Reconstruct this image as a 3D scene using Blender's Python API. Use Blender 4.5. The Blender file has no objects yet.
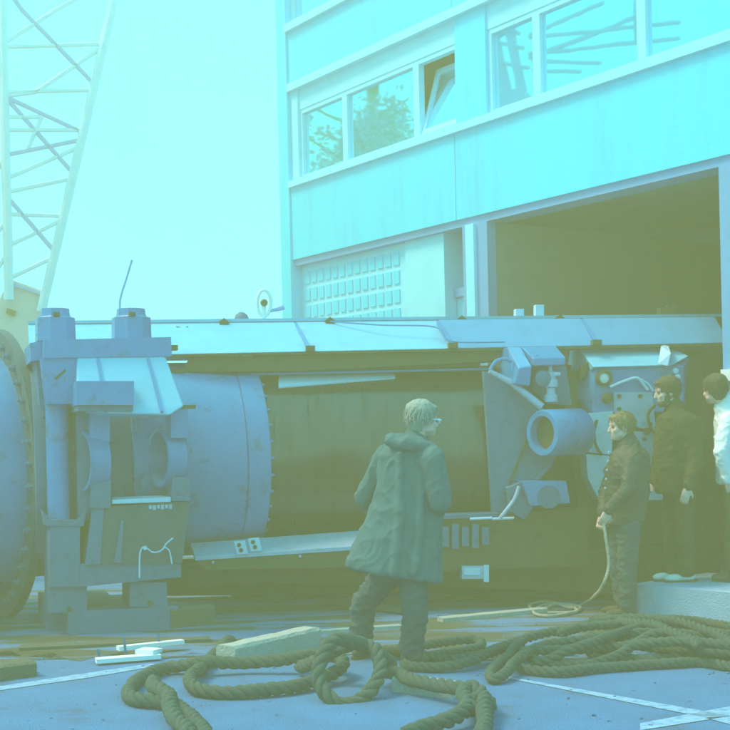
import bpy, bmesh, math, random
import numpy as np
from mathutils import Vector, Matrix, noise as mnoise
random.seed(7)
R = math.radians
SC = bpy.context.scene
COL = SC.collection

# ------------------------------------------------------------------ camera
FPX, RHO, CH = 1300.0, R(1.3), 1.55
cr, sr = math.cos(RHO), math.sin(RHO)
RIGHT, UP, FWD = Vector((cr, 0, -sr)), Vector((sr, 0, cr)), Vector((0, 1, 0))
CAM = Vector((0, 0, CH))
cd = bpy.data.cameras.new('camera')
cd.sensor_width = 36.0
cd.lens = 36.0 * FPX / 730.0
cd.shift_y = (434 - 365) / 730.0
cd.clip_end = 500
cam = bpy.data.objects.new('camera', cd)
cam.matrix_world = Matrix(((RIGHT.x, UP.x, -FWD.x, CAM.x), (RIGHT.y, UP.y, -FWD.y, CAM.y),
                           (RIGHT.z, UP.z, -FWD.z, CAM.z), (0, 0, 0, 1)))
COL.objects.link(cam)
SC.camera = cam

# ------------------------------------------------------------------ sky, sun, exposure
SUN_EL, SUN_AZ = R(56), R(-84)          # azimuth from +Y towards +X: the sun stands to the left, a little beyond the machine
wd = bpy.data.worlds.new('World'); SC.world = wd; wd.use_nodes = True
wn, wl = wd.node_tree.nodes, wd.node_tree.links
wn.clear()
wo = wn.new('ShaderNodeOutputWorld'); bg = wn.new('ShaderNodeBackground'); bg.inputs[1].default_value = 0.1
sk = wn.new('ShaderNodeTexSky'); sk.sky_type = 'NISHITA'; sk.sun_disc = False
sk.sun_elevation = SUN_EL; sk.sun_rotation = SUN_AZ
tc = wn.new('ShaderNodeTexCoord'); sx = wn.new('ShaderNodeSeparateXYZ')
rp = wn.new('ShaderNodeValToRGB')
rp.color_ramp.elements[0].position = 0.0; rp.color_ramp.elements[0].color = (0.13, 0.73, 1.0, 1)
rp.color_ramp.elements[1].position = 0.36; rp.color_ramp.elements[1].color = (0.02, 0.68, 1.0, 1)
mul = wn.new('ShaderNodeMix'); mul.data_type = 'RGBA'; mul.blend_type = 'MULTIPLY'; mul.inputs[0].default_value = 1
mul.inputs[7].default_value = (14, 14, 14, 1)
mx = wn.new('ShaderNodeMix'); mx.data_type = 'RGBA'; mx.inputs[0].default_value = 0.9
wl.new(tc.outputs['Generated'], sx.inputs[0]); wl.new(sx.outputs[2], rp.inputs[0])
wl.new(rp.outputs[0], mul.inputs[6]); wl.new(sk.outputs[0], mx.inputs[6]); wl.new(mul.outputs[2], mx.inputs[7])
wl.new(mx.outputs[2], bg.inputs[0]); wl.new(bg.outputs[0], wo.inputs[0])
sd = bpy.data.lights.new('sun', 'SUN'); sd.energy = 3.9; sd.angle = R(20); sd.color = (1.0, 0.68, 0.42)
sun = bpy.data.objects.new('sun', sd); COL.objects.link(sun)
sdir = Vector((math.sin(SUN_AZ) * math.cos(SUN_EL), math.cos(SUN_AZ) * math.cos(SUN_EL), math.sin(SUN_EL)))
sun.rotation_euler = sdir.to_track_quat('Z', 'Y').to_euler()
sun.location = (-8, -6, 12)
SC.view_settings.view_transform = 'Standard'
SC.view_settings.look = 'None'
SC.view_settings.exposure = 0.74
SC.view_settings.gamma = 1.0
SC.render.engine = 'CYCLES'
SC.cycles.use_denoising = True
SC.cycles.volume_bounces = 1
ADDED_HAZE_D, ADDED_HAZE_COL = 0.030, (1.0, 0.77, 0.29)  # density and yellowish tint of the added veil

# ------------------------------------------------------------------ pixel rays (photo pixels, 730 wide)
def ray(px, py): return RIGHT * ((px - 365) / FPX) + UP * ((434 - py) / FPX) + FWD
def P(px, py, D): return CAM + ray(px, py) * D
def G(px, py, z=0.0):
    d = ray(px, py); return CAM + d * ((z - CH) / d.z)
class Frame:
    """upright plane frame: u along, v away from the camera, z up"""
    def __init__(s, o, yaw):
        s.o = Vector((o[0], o[1], 0)); s.m = Vector((math.cos(yaw), math.sin(yaw), 0)); s.n = Vector((-math.sin(yaw), math.cos(yaw), 0))
    def hit(s, px, py, v):
        d = ray(px, py); t = ((s.o + s.n * v) - CAM).dot(s.n) / d.dot(s.n); return CAM + d * t
    def w(s, u, v, z): return s.o + s.m * u + s.n * v + Vector((0, 0, z))
    def uz(s, px, py, v):
        p = s.hit(px, py, v); return (p - s.o).dot(s.m), p.z
LF = Frame((-1.11, 12.0), R(18))         # rear section and gripper frame
RF = Frame((-1.11, 12.0), R(6))          # telescopic section and front housings

# ------------------------------------------------------------------ materials
def mat(name, col, rough=0.7, metal=0.0, var=0.25, scale=6.0, col2=None, bump=0.15, bscale=40.0, spec=0.4, stretch=None, wear=0.5, chips=None, speck=0.0):
    m = bpy.data.materials.new(name); m.use_nodes = True
    n, l = m.node_tree.nodes, m.node_tree.links
    b = n['Principled BSDF']
    b.inputs['Roughness'].default_value = rough; b.inputs['Metallic'].default_value = metal
    b.inputs['Specular IOR Level'].default_value = spec
    t = n.new('ShaderNodeTexCoord'); mp = n.new('ShaderNodeMapping')
    l.new(t.outputs['Object'], mp.inputs[0])
    if stretch: mp.inputs['Scale'].default_value = stretch
    nz = n.new('ShaderNodeTexNoise'); nz.inputs['Scale'].default_value = scale; nz.inputs['Detail'].default_value = 7; nz.inputs['Roughness'].default_value = 0.65
    l.new(mp.outputs[0], nz.inputs['Vector'])
    r = n.new('ShaderNodeValToRGB')
    c2 = col2 or tuple(c * (1 - var) for c in col)
    c3 = tuple(min(1, c * (1 + var * 0.6)) for c in col)
    r.color_ramp.elements[0].position = 0.28; r.color_ramp.elements[0].color = (*c2, 1)
    r.color_ramp.elements[1].position = 0.72; r.color_ramp.elements[1].color = (*c3, 1)
    e = r.color_ramp.elements.new(0.28 + 0.3 * wear); e.color = (*col, 1)
    l.new(nz.outputs[0], r.inputs[0]); cout = r.outputs[0]
    if chips:
        n3 = n.new('ShaderNodeTexNoise'); n3.inputs['Scale'].default_value = 16; n3.inputs['Detail'].default_value = 9; n3.inputs['Roughness'].default_value = 0.75
        m3 = n.new('ShaderNodeMapping'); m3.inputs['Scale'].default_value = (1, 1, .45); l.new(t.outputs['Object'], m3.inputs[0]); l.new(m3.outputs[0], n3.inputs['Vector'])
        r3 = n.new('ShaderNodeValToRGB'); r3.color_ramp.elements[0].position = 0.60; r3.color_ramp.elements[0].color = (0, 0, 0, 1); r3.color_ramp.elements[1].position = 0.70; r3.color_ramp.elements[1].color = (.75, .75, .75, 1)
        l.new(n3.outputs[0], r3.inputs[0]); x3 = n.new('ShaderNodeMix'); x3.data_type = 'RGBA'; x3.inputs[7].default_value = (*chips, 1)
        l.new(r3.outputs[0], x3.inputs[0]); l.new(cout, x3.inputs[6]); cout = x3.outputs[2]
    if speck:
        n4 = n.new('ShaderNodeTexNoise'); n4.inputs['Scale'].default_value = 150; n4.inputs['Detail'].default_value = 3; l.new(t.outputs['Object'], n4.inputs['Vector'])
        m4 = n.new('ShaderNodeMapRange'); m4.inputs[1].default_value = .3; m4.inputs[2].default_value = .7; m4.inputs[3].default_value = 1 - speck; m4.inputs[4].default_value = 1 + speck; l.new(n4.outputs[0], m4.inputs[0])
        x4 = n.new('ShaderNodeVectorMath'); x4.operation = 'SCALE'; l.new(cout, x4.inputs[0]); l.new(m4.outputs[0], x4.inputs['Scale']); cout = x4.outputs[0]
    l.new(cout, b.inputs['Base Color'])
    n2 = n.new('ShaderNodeTexNoise'); n2.inputs['Scale'].default_value = bscale; n2.inputs['Detail'].default_value = 5
    l.new(t.outputs['Object'], n2.inputs['Vector'])
    bp = n.new('ShaderNodeBump'); bp.inputs['Strength'].default_value = bump; bp.inputs['Distance'].default_value = 0.02
    l.new(n2.outputs[0], bp.inputs['Height']); l.new(bp.outputs[0], b.inputs['Normal'])
    mr = n.new('ShaderNodeMapRange'); mr.inputs[3].default_value = max(0.03, rough - 0.12); mr.inputs[4].default_value = min(1, rough + 0.12)
    l.new(nz.outputs[0], mr.inputs[0]); l.new(mr.outputs[0], b.inputs['Roughness'])
    return m
M = {}
M['asphalt'] = mat('asphalt', (0.045, 0.18, 0.40), 0.9, var=0.35, scale=2.2, col2=(0.05, 0.115, 0.21), bump=0.6, bscale=120, speck=0.5)
M['pale_strip'] = mat('pale_strip', (0.22, 0.44, 0.66), 0.8, var=0.15, scale=16, col2=(0.05, 0.18, 0.39), wear=0.85, bump=0.3, bscale=90)
M['paint'] = mat('machine_paint', (0.010, 0.225, 0.52), 0.30, var=0.25, scale=4, col2=(0.06, 0.15, 0.27), bump=0.12, bscale=30, chips=(0.08, 0.12, 0.16), speck=.12)
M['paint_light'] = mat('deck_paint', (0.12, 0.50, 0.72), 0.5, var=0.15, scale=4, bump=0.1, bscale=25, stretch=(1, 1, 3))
M['deck_shaded'] = mat('deck_paint_shaded', (0.05, 0.33, 0.62), 0.5, var=0.18, scale=4, bump=0.1, bscale=25)  # deck paint darkened for the building's shade on the right panels
M['paint_dull'] = mat('dull_paint', (0.035, 0.145, 0.27), 0.65, var=0.3, scale=7, bump=0.15, chips=(0.10, 0.10, 0.07), speck=.15)
M['paint_dark'] = mat('dark_paint', (0.045, 0.095, 0.13), 0.65, var=0.35, scale=6, bump=0.15, chips=(0.08, 0.08, 0.06), speck=.15)  # darker tone for the apron panel and the flange
M['dark'] = mat('oily_steel', (0.08, 0.07, 0.035), 0.55, var=0.4, scale=8, bump=0.2)
M['tube'] = mat('tube_steel', (0.065, 0.075, 0.07), 0.20, metal=0.6, var=0.7, scale=2.2, stretch=(8, 1.0, 0.7), bump=0.03, bscale=9, spec=0.6)
M['steel'] = mat('bare_steel', (0.30, 0.45, 0.62), 0.4, var=0.25, scale=9, bump=0.1)
M['bright'] = mat('bright_highlight', (0.40, 0.66, 0.85), 0.5, var=0.15, scale=8, bump=0.1)
M['facade'] = mat('facade_render', (0.005, 0.73, 1.0), 0.85, var=0.13, scale=1.8, stretch=(2.2, 2.2, 0.3), bump=0.35, bscale=160, wear=0.6)
M['facade_pale'] = mat('pale_trim', (0.22, 0.78, 0.98), 0.7, var=0.12, scale=3, bump=0.1)
M['trim_blue'] = mat('blue_trim', (0.10, 0.35, 0.66), 0.6, var=0.15, scale=3, bump=0.1)
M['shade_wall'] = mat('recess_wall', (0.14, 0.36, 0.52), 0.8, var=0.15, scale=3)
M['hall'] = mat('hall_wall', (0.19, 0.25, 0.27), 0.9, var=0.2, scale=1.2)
M['crane'] = mat('crane_paint', (0.60, 0.86, 1.0), 0.6, var=0.15, scale=5, bump=0.1)
M['crane_grey'] = mat('crane_brace', (0.28, 0.48, 0.80), 0.6, var=0.2, scale=5, bump=0.1)
M['beige'] = mat('cabin_beige', (0.74, 0.60, 0.62), 0.7, var=0.12, scale=4)
M['rope'] = mat('tarred_rope', (0.07, 0.12, 0.105), 0.95, var=0.45, scale=30, bump=0.8, bscale=220)
M['rope_thin'] = mat('thin_rope', (0.38, 0.40, 0.34), 0.95, var=0.3, scale=30, bump=0.6, bscale=200)
M['wood'] = mat('weathered_wood', (0.34, 0.40, 0.38), 0.9, var=0.45, scale=7, stretch=(1.2, 14, 14), bump=0.5, bscale=60)
M['wood_dark'] = mat('dark_wood', (0.085, 0.10, 0.075), 0.9, var=0.4, scale=7, stretch=(1.2, 14, 14), bump=0.5, bscale=60)
M['white'] = mat('white_paint', (0.75, 0.85, 0.88), 0.6, var=0.08, scale=6, bump=0.05)
M['concrete'] = mat('concrete', (0.24, 0.46, 0.66), 0.9, var=0.25, scale=5, bump=0.5, bscale=80)
M['coat'] = mat('parka_cloth', (0.065, 0.15, 0.17), 0.95, var=0.2, scale=9, bump=0.25, bscale=300, spec=0.1)
M['leather'] = mat('dark_leather', (0.04, 0.055, 0.05), 0.55, var=0.3, scale=14, bump=0.4, bscale=90)
M['cloth_dark'] = mat('dark_cloth', (0.055, 0.06, 0.035), 0.95, var=0.25, scale=12, bump=0.3, bscale=240, spec=0.1)
M['jeans'] = mat('trouser_cloth', (0.06, 0.10, 0.12), 0.95, var=0.25, scale=12, bump=0.3, bscale=240, spec=0.1)
M['shirt'] = mat('white_shirt', (0.72, 0.84, 0.86), 0.9, var=0.06, scale=9, bump=0.2, bscale=200, spec=0.1)
M['skin'] = mat('skin', (0.62, 0.42, 0.36), 0.6, var=0.12, scale=20, bump=0.05)
M['hair'] = mat('dark_hair', (0.10, 0.08, 0.05), 0.7, var=0.4, scale=40, bump=0.8, bscale=160)
M['hair_fair'] = mat('fair_hair', (0.34, 0.40, 0.36), 0.7, var=0.4, scale=40, bump=0.8, bscale=160)
M['hair_brown'] = mat('brown_hair', (0.26, 0.21, 0.12), 0.7, var=0.4, scale=40, bump=0.8, bscale=160)
M['shoe'] = mat('dark_shoe', (0.09, 0.08, 0.06), 0.6, var=0.3, scale=14)
M['shoe_pale'] = mat('pale_shoe', (0.62, 0.66, 0.66), 0.7, var=0.1, scale=14)
M['eye'] = mat('eye', (0.06, 0.05, 0.05), 0.3, var=0.1, scale=10)
M['bark'] = mat('bark', (0.14, 0.12, 0.09), 0.95, var=0.4, scale=12)
M['leaf'] = mat('leaf', (0.10, 0.30, 0.50), 0.7, var=0.4, scale=3)
M['black_rubber'] = mat('black_rubber', (0.07, 0.06, 0.04), 0.7, var=0.3, scale=14)
def glass_mat():
    m = bpy.data.materials.new('window_glass'); m.use_nodes = True
    b = m.node_tree.nodes['Principled BSDF']
    b.inputs['Base Color'].default_value = (0.05, 0.85, 1.0, 1); b.inputs['Roughness'].default_value = 0.03
    b.inputs['Metallic'].default_value = 0.75; b.inputs['IOR'].default_value = 1.6; b.inputs['Specular IOR Level'].default_value = 0.9
    n, l = m.node_tree.nodes, m.node_tree.links
    t = n.new('ShaderNodeTexCoord'); nz = n.new('ShaderNodeTexNoise'); nz.inputs['Scale'].default_value = 1.6
    bp = n.new('ShaderNodeBump'); bp.inputs['Strength'].default_value = 0.05; bp.inputs['Distance'].default_value = 0.02
    l.new(t.outputs['Object'], nz.inputs['Vector']); l.new(nz.outputs[0], bp.inputs['Height']); l.new(bp.outputs[0], b.inputs['Normal'])
    return m
M['glass'] = glass_mat()

# ------------------------------------------------------------------ objects
def prop(o, label=None, cat=None, group=None, kind=None):
    if label: o['label'] = label
    if cat: o['category'] = cat
    if group: o['group'] = group
    if kind: o['kind'] = kind
    return o
def thing(name, label, cat, loc, group=None):
    o = bpy.data.objects.new(name, None); o.empty_display_size = 0.2
    o.location = loc; COL.objects.link(o); return prop(o, label, cat, group)
def rootloc(p):
    while p.parent: p = p.parent
    return p.location.copy()
def obj(name, bm, material, parent=None, smooth=False, bevel=0.0, loc=None):
    """bm holds world coordinates; the mesh is stored about its thing's base (or about loc)"""
    if bevel > 0:
        es = [e for e in bm.edges if len(e.link_faces) == 2 and e.calc_face_angle(0) > 0.5]
        if es: bmesh.ops.bevel(bm, geom=es, offset=bevel, segments=1, affect='EDGES', profile=0.7)
    bmesh.ops.recalc_face_normals(bm, faces=bm.faces)
    base = rootloc(parent) if parent else Vector(loc or (0, 0, 0))
    bmesh.ops.translate(bm, verts=bm.verts, vec=-base)
    me = bpy.data.meshes.new(name); 
    if smooth:
        for f in bm.faces: f.smooth = True
        for e in bm.edges:
            if len(e.link_faces) == 2 and e.calc_face_angle(0) > 0.7: e.smooth = False
    bm.to_mesh(me); bm.free()
    me.materials.append(material)
    o = bpy.data.objects.new(name, me); COL.objects.link(o)
    if parent: o.parent = parent
    else: o.location = base
    return o
def NB(): return bmesh.new()
def hull(bm, pts):
    vs = [bm.verts.new(p) for p in pts]
    r = bmesh.ops.convex_hull(bm, input=vs)
    bmesh.ops.delete(bm, geom=[g for g in r['geom_interior'] if isinstance(g, bmesh.types.BMVert)] , context='VERTS')
    bmesh.ops.dissolve_limit(bm, angle_limit=0.01, verts=bm.verts[:], edges=bm.edges[:])
    return bm
def prism(bm, pts, vec):
    """solid from a polygon (world points) pushed along vec"""
    a = [bm.verts.new(p) for p in pts]; b = [bm.verts.new(Vector(p) + vec) for p in pts]
    n = len(a)
    bm.faces.new(a); bm.faces.new(b[::-1])
    for i in range(n): bm.faces.new((a[i], b[i], b[(i + 1) % n], a[(i + 1) % n]))
    return bm
def fpx(F, poly, v0, v1, bm=None):
    bm = bm or NB()
    return prism(bm, [F.hit(x, y, v0) for x, y in poly], F.n * (v1 - v0))
def fbox(F, x0, y0, x1, y1, v0, v1, bm=None): return fpx(F, [(x0, y0), (x1, y0), (x1, y1), (x0, y1)], v0, v1, bm)
def obox(bm, c, ax, ay, az):
    """box about centre c with three half-axis vectors"""
    c, ax, ay, az = map(Vector, (c, ax, ay, az))
    q = [bm.verts.new(c + ax * i + ay * j + az * k) for i in (-1, 1) for j in (-1, 1) for k in (-1, 1)]
    for f in ((0, 1, 3, 2), (4, 6, 7, 5), (0, 4, 5, 1), (2, 3, 7, 6), (0, 2, 6, 4), (1, 5, 7, 3)): bm.faces.new([q[i] for i in f])
    return bm
def beam(bm, a, b, w, h, up=Vector((0, 0, 1))):
    a, b = Vector(a), Vector(b); d = (b - a); L = d.length; d.normalize()
    s = d.cross(up); s = s.normalized() if s.length > 1e-4 else Vector((1, 0, 0)); t = s.cross(d).normalized()
    return obox(bm, (a + b) / 2, d * L / 2, s * w / 2, t * h / 2)
def frames(pts):
    T = [(pts[min(i + 1, len(pts) - 1)] - pts[max(i - 1, 0)]).normalized() for i in range(len(pts))]
    a = Vector((0, 0, 1)) if abs(T[0].z) < 0.9 else Vector((1, 0, 0))
    nrm = (a - T[0] * a.dot(T[0])).normalized(); out = []
    for i, t in enumerate(T):
        nrm = (nrm - t * nrm.dot(t)).normalized(); out.append((t, nrm, t.cross(nrm)))
    return out
def tube(bm, pts, rad, seg=8, cap=True):
    pts = [Vector(p) for p in pts]; fr = frames(pts)
    rr = rad if hasattr(rad, '__len__') else [rad] * len(pts)
    rings = []
    for p, (t, n, b), q in zip(pts, fr, rr):
        rings.append([bm.verts.new(p + (n * math.cos(2 * math.pi * k / seg) + b * math.sin(2 * math.pi * k / seg)) * q) for k in range(seg)])
    for i in range(len(rings) - 1):
        for k in range(seg): bm.faces.new((rings[i][k], rings[i][(k + 1) % seg], rings[i + 1][(k + 1) % seg], rings[i + 1][k]))
    if cap: bm.faces.new(rings[0][::-1]); bm.faces.new(rings[-1])
    return bm
def lathe(bm, o, axis, prof, seg=48):
    """prof: list of (distance along axis, radius); closed if first == last"""
    o, axis = Vector(o), Vector(axis).normalized()
    a = Vector((0, 0, 1)) if abs(axis.z) < 0.9 else Vector((1, 0, 0))
    s = axis.cross(a).normalized(); t = s.cross(axis)
    closed = prof[0] == prof[-1]
    pr = prof[:-1] if closed else prof
    rings = [[bm.verts.new(o + axis * d + (s * math.cos(2 * math.pi * k / seg) + t * math.sin(2 * math.pi * k / seg)) * q) for k in range(seg)] for d, q in pr]
    m = len(rings)
    for i in range(m if closed else m - 1):
        A, B = rings[i], rings[(i + 1) % m]
        for k in range(seg): bm.faces.new((A[k], A[(k + 1) % seg], B[(k + 1) % seg], B[k]))
    if not closed:
        bm.faces.new(rings[0][::-1]); bm.faces.new(rings[-1])
    return bm
def spline(pts, step=0.03, closed=False):
    pts = [Vector(p) for p in pts]; n = len(pts); out = []
    for i in range(n if closed else n - 1):
        g = (lambda k: pts[k % n]) if closed else (lambda k: pts[max(0, min(n - 1, k))])
        a, b, c, d = g(i - 1), g(i), g(i + 1), g(i + 2)
        k = max(2, int((c - b).length / step))
        for j in range(k):
            t = j / k
            out.append(0.5 * ((2 * b) + (c - a) * t + (2 * a - 5 * b + 4 * c - d) * t * t + (3 * b - a - 3 * c + d) * t ** 3))
    out.append(pts[0] if closed else pts[-1])
    return out
def resample(pts, step):
    out = [pts[0]]; acc = 0.0
    for a, b in zip(pts, pts[1:]):
        L = (b - a).length
        while acc + L >= step and L > 0:
            a = a + (b - a) * ((step - acc) / L); out.append(a); L = (b - a).length; acc = 0.0
        acc += L
    return out

# ------------------------------------------------------------------ ground
gm = NB()
bmesh.ops.create_grid(gm, x_segments=2, y_segments=2, size=1)
bmesh.ops.scale(gm, verts=gm.verts, vec=(21, 15, 1))
bmesh.ops.translate(gm, verts=gm.verts, vec=(0, 9.5, 0))
g = obj('ground', gm, M['asphalt']); g['kind'] = 'structure'
def ground_strip(pix, z=0.004):
    bm = NB(); bm.faces.new([bm.verts.new(G(x, y) + Vector((0, 0, z))) for x, y in pix])
    o = obj('pale_ground_strip', bm, M['pale_strip']); o['kind'] = 'structure'
ground_strip([(478, 673), (490, 674), (735, 717), (735, 726), (690, 715)])  # painted road line
ground_strip([(640, 724), (735, 706), (735, 716), (640, 731)])  # painted road line
ground_strip([(-8, 688), (70, 676), (152, 664), (160, 666), (90, 678), (-8, 692)])  # narrow paler wedge on the ground at the left

dm = mat('dirt', (0.08, 0.10, 0.075), 0.95, var=0.3, scale=1.4, col2=(0.045, 0.05, 0.025), bump=0.6, bscale=60, stretch=(.5, 2.2, 1))
nt = dm.node_tree; cr_ = [x for x in nt.nodes if x.type == 'VALTORGB'][0]
cr_.color_ramp.elements[2].position = 0.55; cr_.color_ramp.elements[2].color = (0.075, 0.205, 0.43, 1); cr_.color_ramp.elements[1].position = 0.47
bm = NB(); ol = []
for i in range(60):
    px_ = -60 + i * 14; ol.append(G(px_, 656 + 12 * mnoise.noise(Vector((i * .35, 0, 0))) + 5 * mnoise.noise(Vector((i * 1.3, 4, 0)))))
ol = [p + Vector((0, 0, .003)) for p in ol] + [Vector((6, 13.5, .003)), Vector((-6, 13.5, .003))]
bm.faces.new([bm.verts.new(p) for p in ol]); bmesh.ops.triangulate(bm, faces=bm.faces)
o = obj('dirt', bm, dm); o['kind'] = 'structure'

# ------------------------------------------------------------------ building
W = Vector((-871, 1300, 0)).normalized()         # along the facade, away from the camera
NI = Vector((W.y, -W.x, 0))                      # into the building
F0 = P(719, 430, 11.2); F0.z = 0
def B(s, z, d=0.0): return F0 + W * s + NI * d + Vector((0, 0, z))     # d > 0 lies inside the facade plane
bld = thing('building', 'turquoise rendered works building with window band and wide dark machine doorway', 'building', F0)
def slab(name, s0, s1, z0, z1, d0, d1, m, parent=bld, bevel=0.006):
    bm = NB(); obox(bm, B((s0 + s1) / 2, (z0 + z1) / 2, (d0 + d1) / 2), W * (s1 - s0) / 2, NI * (d1 - d0) / 2, Vector((0, 0, (z1 - z0) / 2)))
    return obj(name, bm, m, parent, bevel=bevel)
SL, SR = 7.10, -7.0                              # left corner and right end along the facade
for a, b in ((3.60, SL), (-0.9, 3.588), (SR, -0.912)):
    slab('spandrel_panel', a, b, 3.86, 4.80, 0.0, 0.22, M['facade'])
    slab('spandrel_panel', a, b, 6.16, 6.84, 0.0, 0.22, M['facade'])
slab('ledge', SR, SL, 4.80, 4.885, -0.05, 0.24, M['facade_pale'])
slab('ledge', SR, SL, 6.06, 6.16, -0.04, 0.24, M['facade_pale'])
slab('ledge', SR, SL, 6.84, 6.94, -0.06, 0.24, M['facade_pale'])
slab('lintel', SR, SL, 3.78, 3.86, 0.03, 0.30, M['trim_blue'])
slab('corner_pilaster', SL + 0.002, SL + 0.24, 0.0, 8.6, -0.03, 0.35, M['facade'])
slab('roof', SR, SL + 0.3, 8.6, 8.75, -0.35, 9.4, M['facade_pale'])
slab('upper_wall', SR, SL, 8.15, 8.6, 0.0, 0.22, M['facade'])
slab('window_pier', 3.06, 3.58, 4.885, 6.06, 0.02, 0.24, M['facade'])
slab('window_pier', 6.92, 7.10, 4.885, 6.06, 0.02, 0.24, M['facade_pale'])
slab('window_pier', -3.2, -2.7, 4.885, 6.06, 0.02, 0.24, M['facade'])
def window(s0, s1, z0, z1, tilt=0.0, fw=0.055):
    """one casement: frame about the opening and its pane"""
    bm = NB()
    th = 0.0
    for (a, b, c, d) in ((s0, s1, z0, z0 + fw), (s0, s1, z1 - fw, z1), (s0, s0 + fw, z0 + fw, z1 - fw), (s1 - fw, s1, z0 + fw, z1 - fw)):
        obox(bm, B((a + b) / 2, (c + d) / 2, 0.10), W * ((b - a) / 2 - 0.001), NI * 0.04, Vector((0, 0, (d - c) / 2)))
    f = obj('window', bm, M['facade_pale'], bld, bevel=0.004)
    bm = NB()
    if tilt:
        # the sash is hung at its foot and leans inwards
        h = B((s0 + s1) / 2, z0 + fw, 0.10); hh = z1 - z0 - 2 * fw; wd_ = s1 - s0 - 2 * fw
        up_ = Vector((0, 0, 1)) * math.cos(tilt) + NI * math.sin(tilt); nn = NI * math.cos(tilt) - Vector((0, 0, 1)) * math.sin(tilt)
        for (a, b, c, d) in ((-.5, .5, 0, .07), (-.5, .5, .93, 1), (-.5, -.42, .07, .93), (.42, .5, .07, .93)):
            obox(bm, h + W * wd_ * (a + b) / 2 + up_ * hh * (c + d) / 2, W * wd_ * (b - a) / 2, nn * 0.024, up_ * hh * (d - c) / 2)
        obj('sash', bm, M['facade_pale'], f)
        bm = NB(); obox(bm, h + up_ * hh * .5, W * wd_ * .418, nn * 0.004, up_ * hh * .428)
        obj('pane', bm, M['glass'], f)
    else:
        obox(bm, B((s0 + s1) / 2, (z0 + z1) / 2, 0.11), W * ((s1 - s0) / 2 - fw), NI * 0.005, Vector((0, 0, (z1 - z0) / 2 - fw)))
        obj('pane', bm, M['glass'], f)
    return f
ZW0, ZW1 = 4.885, 5.80
slab('window_head', SR, 6.92, 5.80, 6.06, 0.05, 0.22, M['facade_pale'])
window(5.86, 6.92, ZW0, ZW1); window(4.36, 5.86, ZW0, ZW1)
window(3.58, 4.36, ZW0, ZW1, tilt=R(17))
window(2.30, 3.06, ZW0, ZW1); window(0.86, 2.30, ZW0, ZW1); window(-1.2, 0.86, ZW0, ZW1); window(-2.7, -1.2, ZW0, ZW1)
for k in range(8):
    window(SL - 1.75 * (k + 1), SL - 1.75 * k, 6.94, 8.15)
# ground storey: block panel, piers, recessed door, hall
slab('pier', 3.96, 4.70, 0, 3.78, 0.10, 0.42, M['facade_pale'])
slab('pier', 3.10, 3.52, 0, 3.78, 0.02, 0.14, M['trim_blue'])
slab('pier', 3.28, 3.42, 0, 3.779, -0.02, 0.06, M['facade_pale'])
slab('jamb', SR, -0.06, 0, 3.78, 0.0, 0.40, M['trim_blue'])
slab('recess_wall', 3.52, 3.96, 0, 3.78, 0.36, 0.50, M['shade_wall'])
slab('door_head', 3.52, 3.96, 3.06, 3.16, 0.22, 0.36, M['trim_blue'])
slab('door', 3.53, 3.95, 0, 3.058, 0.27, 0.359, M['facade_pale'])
gp = slab('block_panel', 4.72, SL, 0, 3.78, 0.14, 0.34, M['facade_pale'])
for i in range(13):
    for j in range(9):
        s = 4.86 + i * 0.168; z = 1.75 + j * 0.222
        bm = NB(); obox(bm, B(s + 0.07, z + 0.09, 0.145), W * 0.058, NI * 0.02, Vector((0, 0, 0.078)))
        if i == 0 and j == 0:
            q0 = obj('glass_block', bm, M['facade'], gp, bevel=0.006); base = q0
        else:
            bm.free(); q = base.copy(); COL.objects.link(q); q.parent = gp; q.location = W * (i * 0.168) + Vector((0, 0, j * 0.222))
# hall interior
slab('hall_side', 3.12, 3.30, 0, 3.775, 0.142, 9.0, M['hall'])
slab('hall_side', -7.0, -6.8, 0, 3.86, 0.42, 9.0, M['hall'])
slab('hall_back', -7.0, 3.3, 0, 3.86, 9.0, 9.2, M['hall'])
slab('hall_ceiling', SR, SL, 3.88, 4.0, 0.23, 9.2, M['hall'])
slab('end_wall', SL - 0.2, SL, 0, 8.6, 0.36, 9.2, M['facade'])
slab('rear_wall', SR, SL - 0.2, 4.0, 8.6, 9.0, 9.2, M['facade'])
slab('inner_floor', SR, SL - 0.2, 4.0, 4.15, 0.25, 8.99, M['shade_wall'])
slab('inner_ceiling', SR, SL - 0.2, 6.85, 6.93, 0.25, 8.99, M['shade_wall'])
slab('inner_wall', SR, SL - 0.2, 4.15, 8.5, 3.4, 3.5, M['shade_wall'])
o = slab('sign_box', -0.40, -0.10, 1.93, 2.03, -0.08, -0.002, M['white'], bevel=0.012); 
for z in (4.68, 4.45):
    bm = NB(); tube(bm, [B(SL + 0.24, z, 0.1), B(SL + 0.36, z, 0.1), B(SL + 0.38, z + 0.06, 0.1)], 0.018, 8); obj('wall_bracket', bm, M['trim_blue'], bld)
# wide doorstep block of concrete by the right jamb
kb = NB()
a = G(632, 614); b_ = G(760, 628)
dirk = (b_ - a).normalized(); nk = Vector((-dirk.y, dirk.x, 0))
top = 0.25
obox(kb, a + dirk * 1.3 + nk * 0.55 + Vector((0, 0, top / 2)), dirk * 1.3, nk * 0.55, Vector((0, 0, top / 2)))
o = obj('concrete_block', kb, M['concrete'], bevel=0.015, loc=a)
prop(o, 'low pale concrete plinth block under the dark jacketed men at the right edge', 'plinth')

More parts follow.
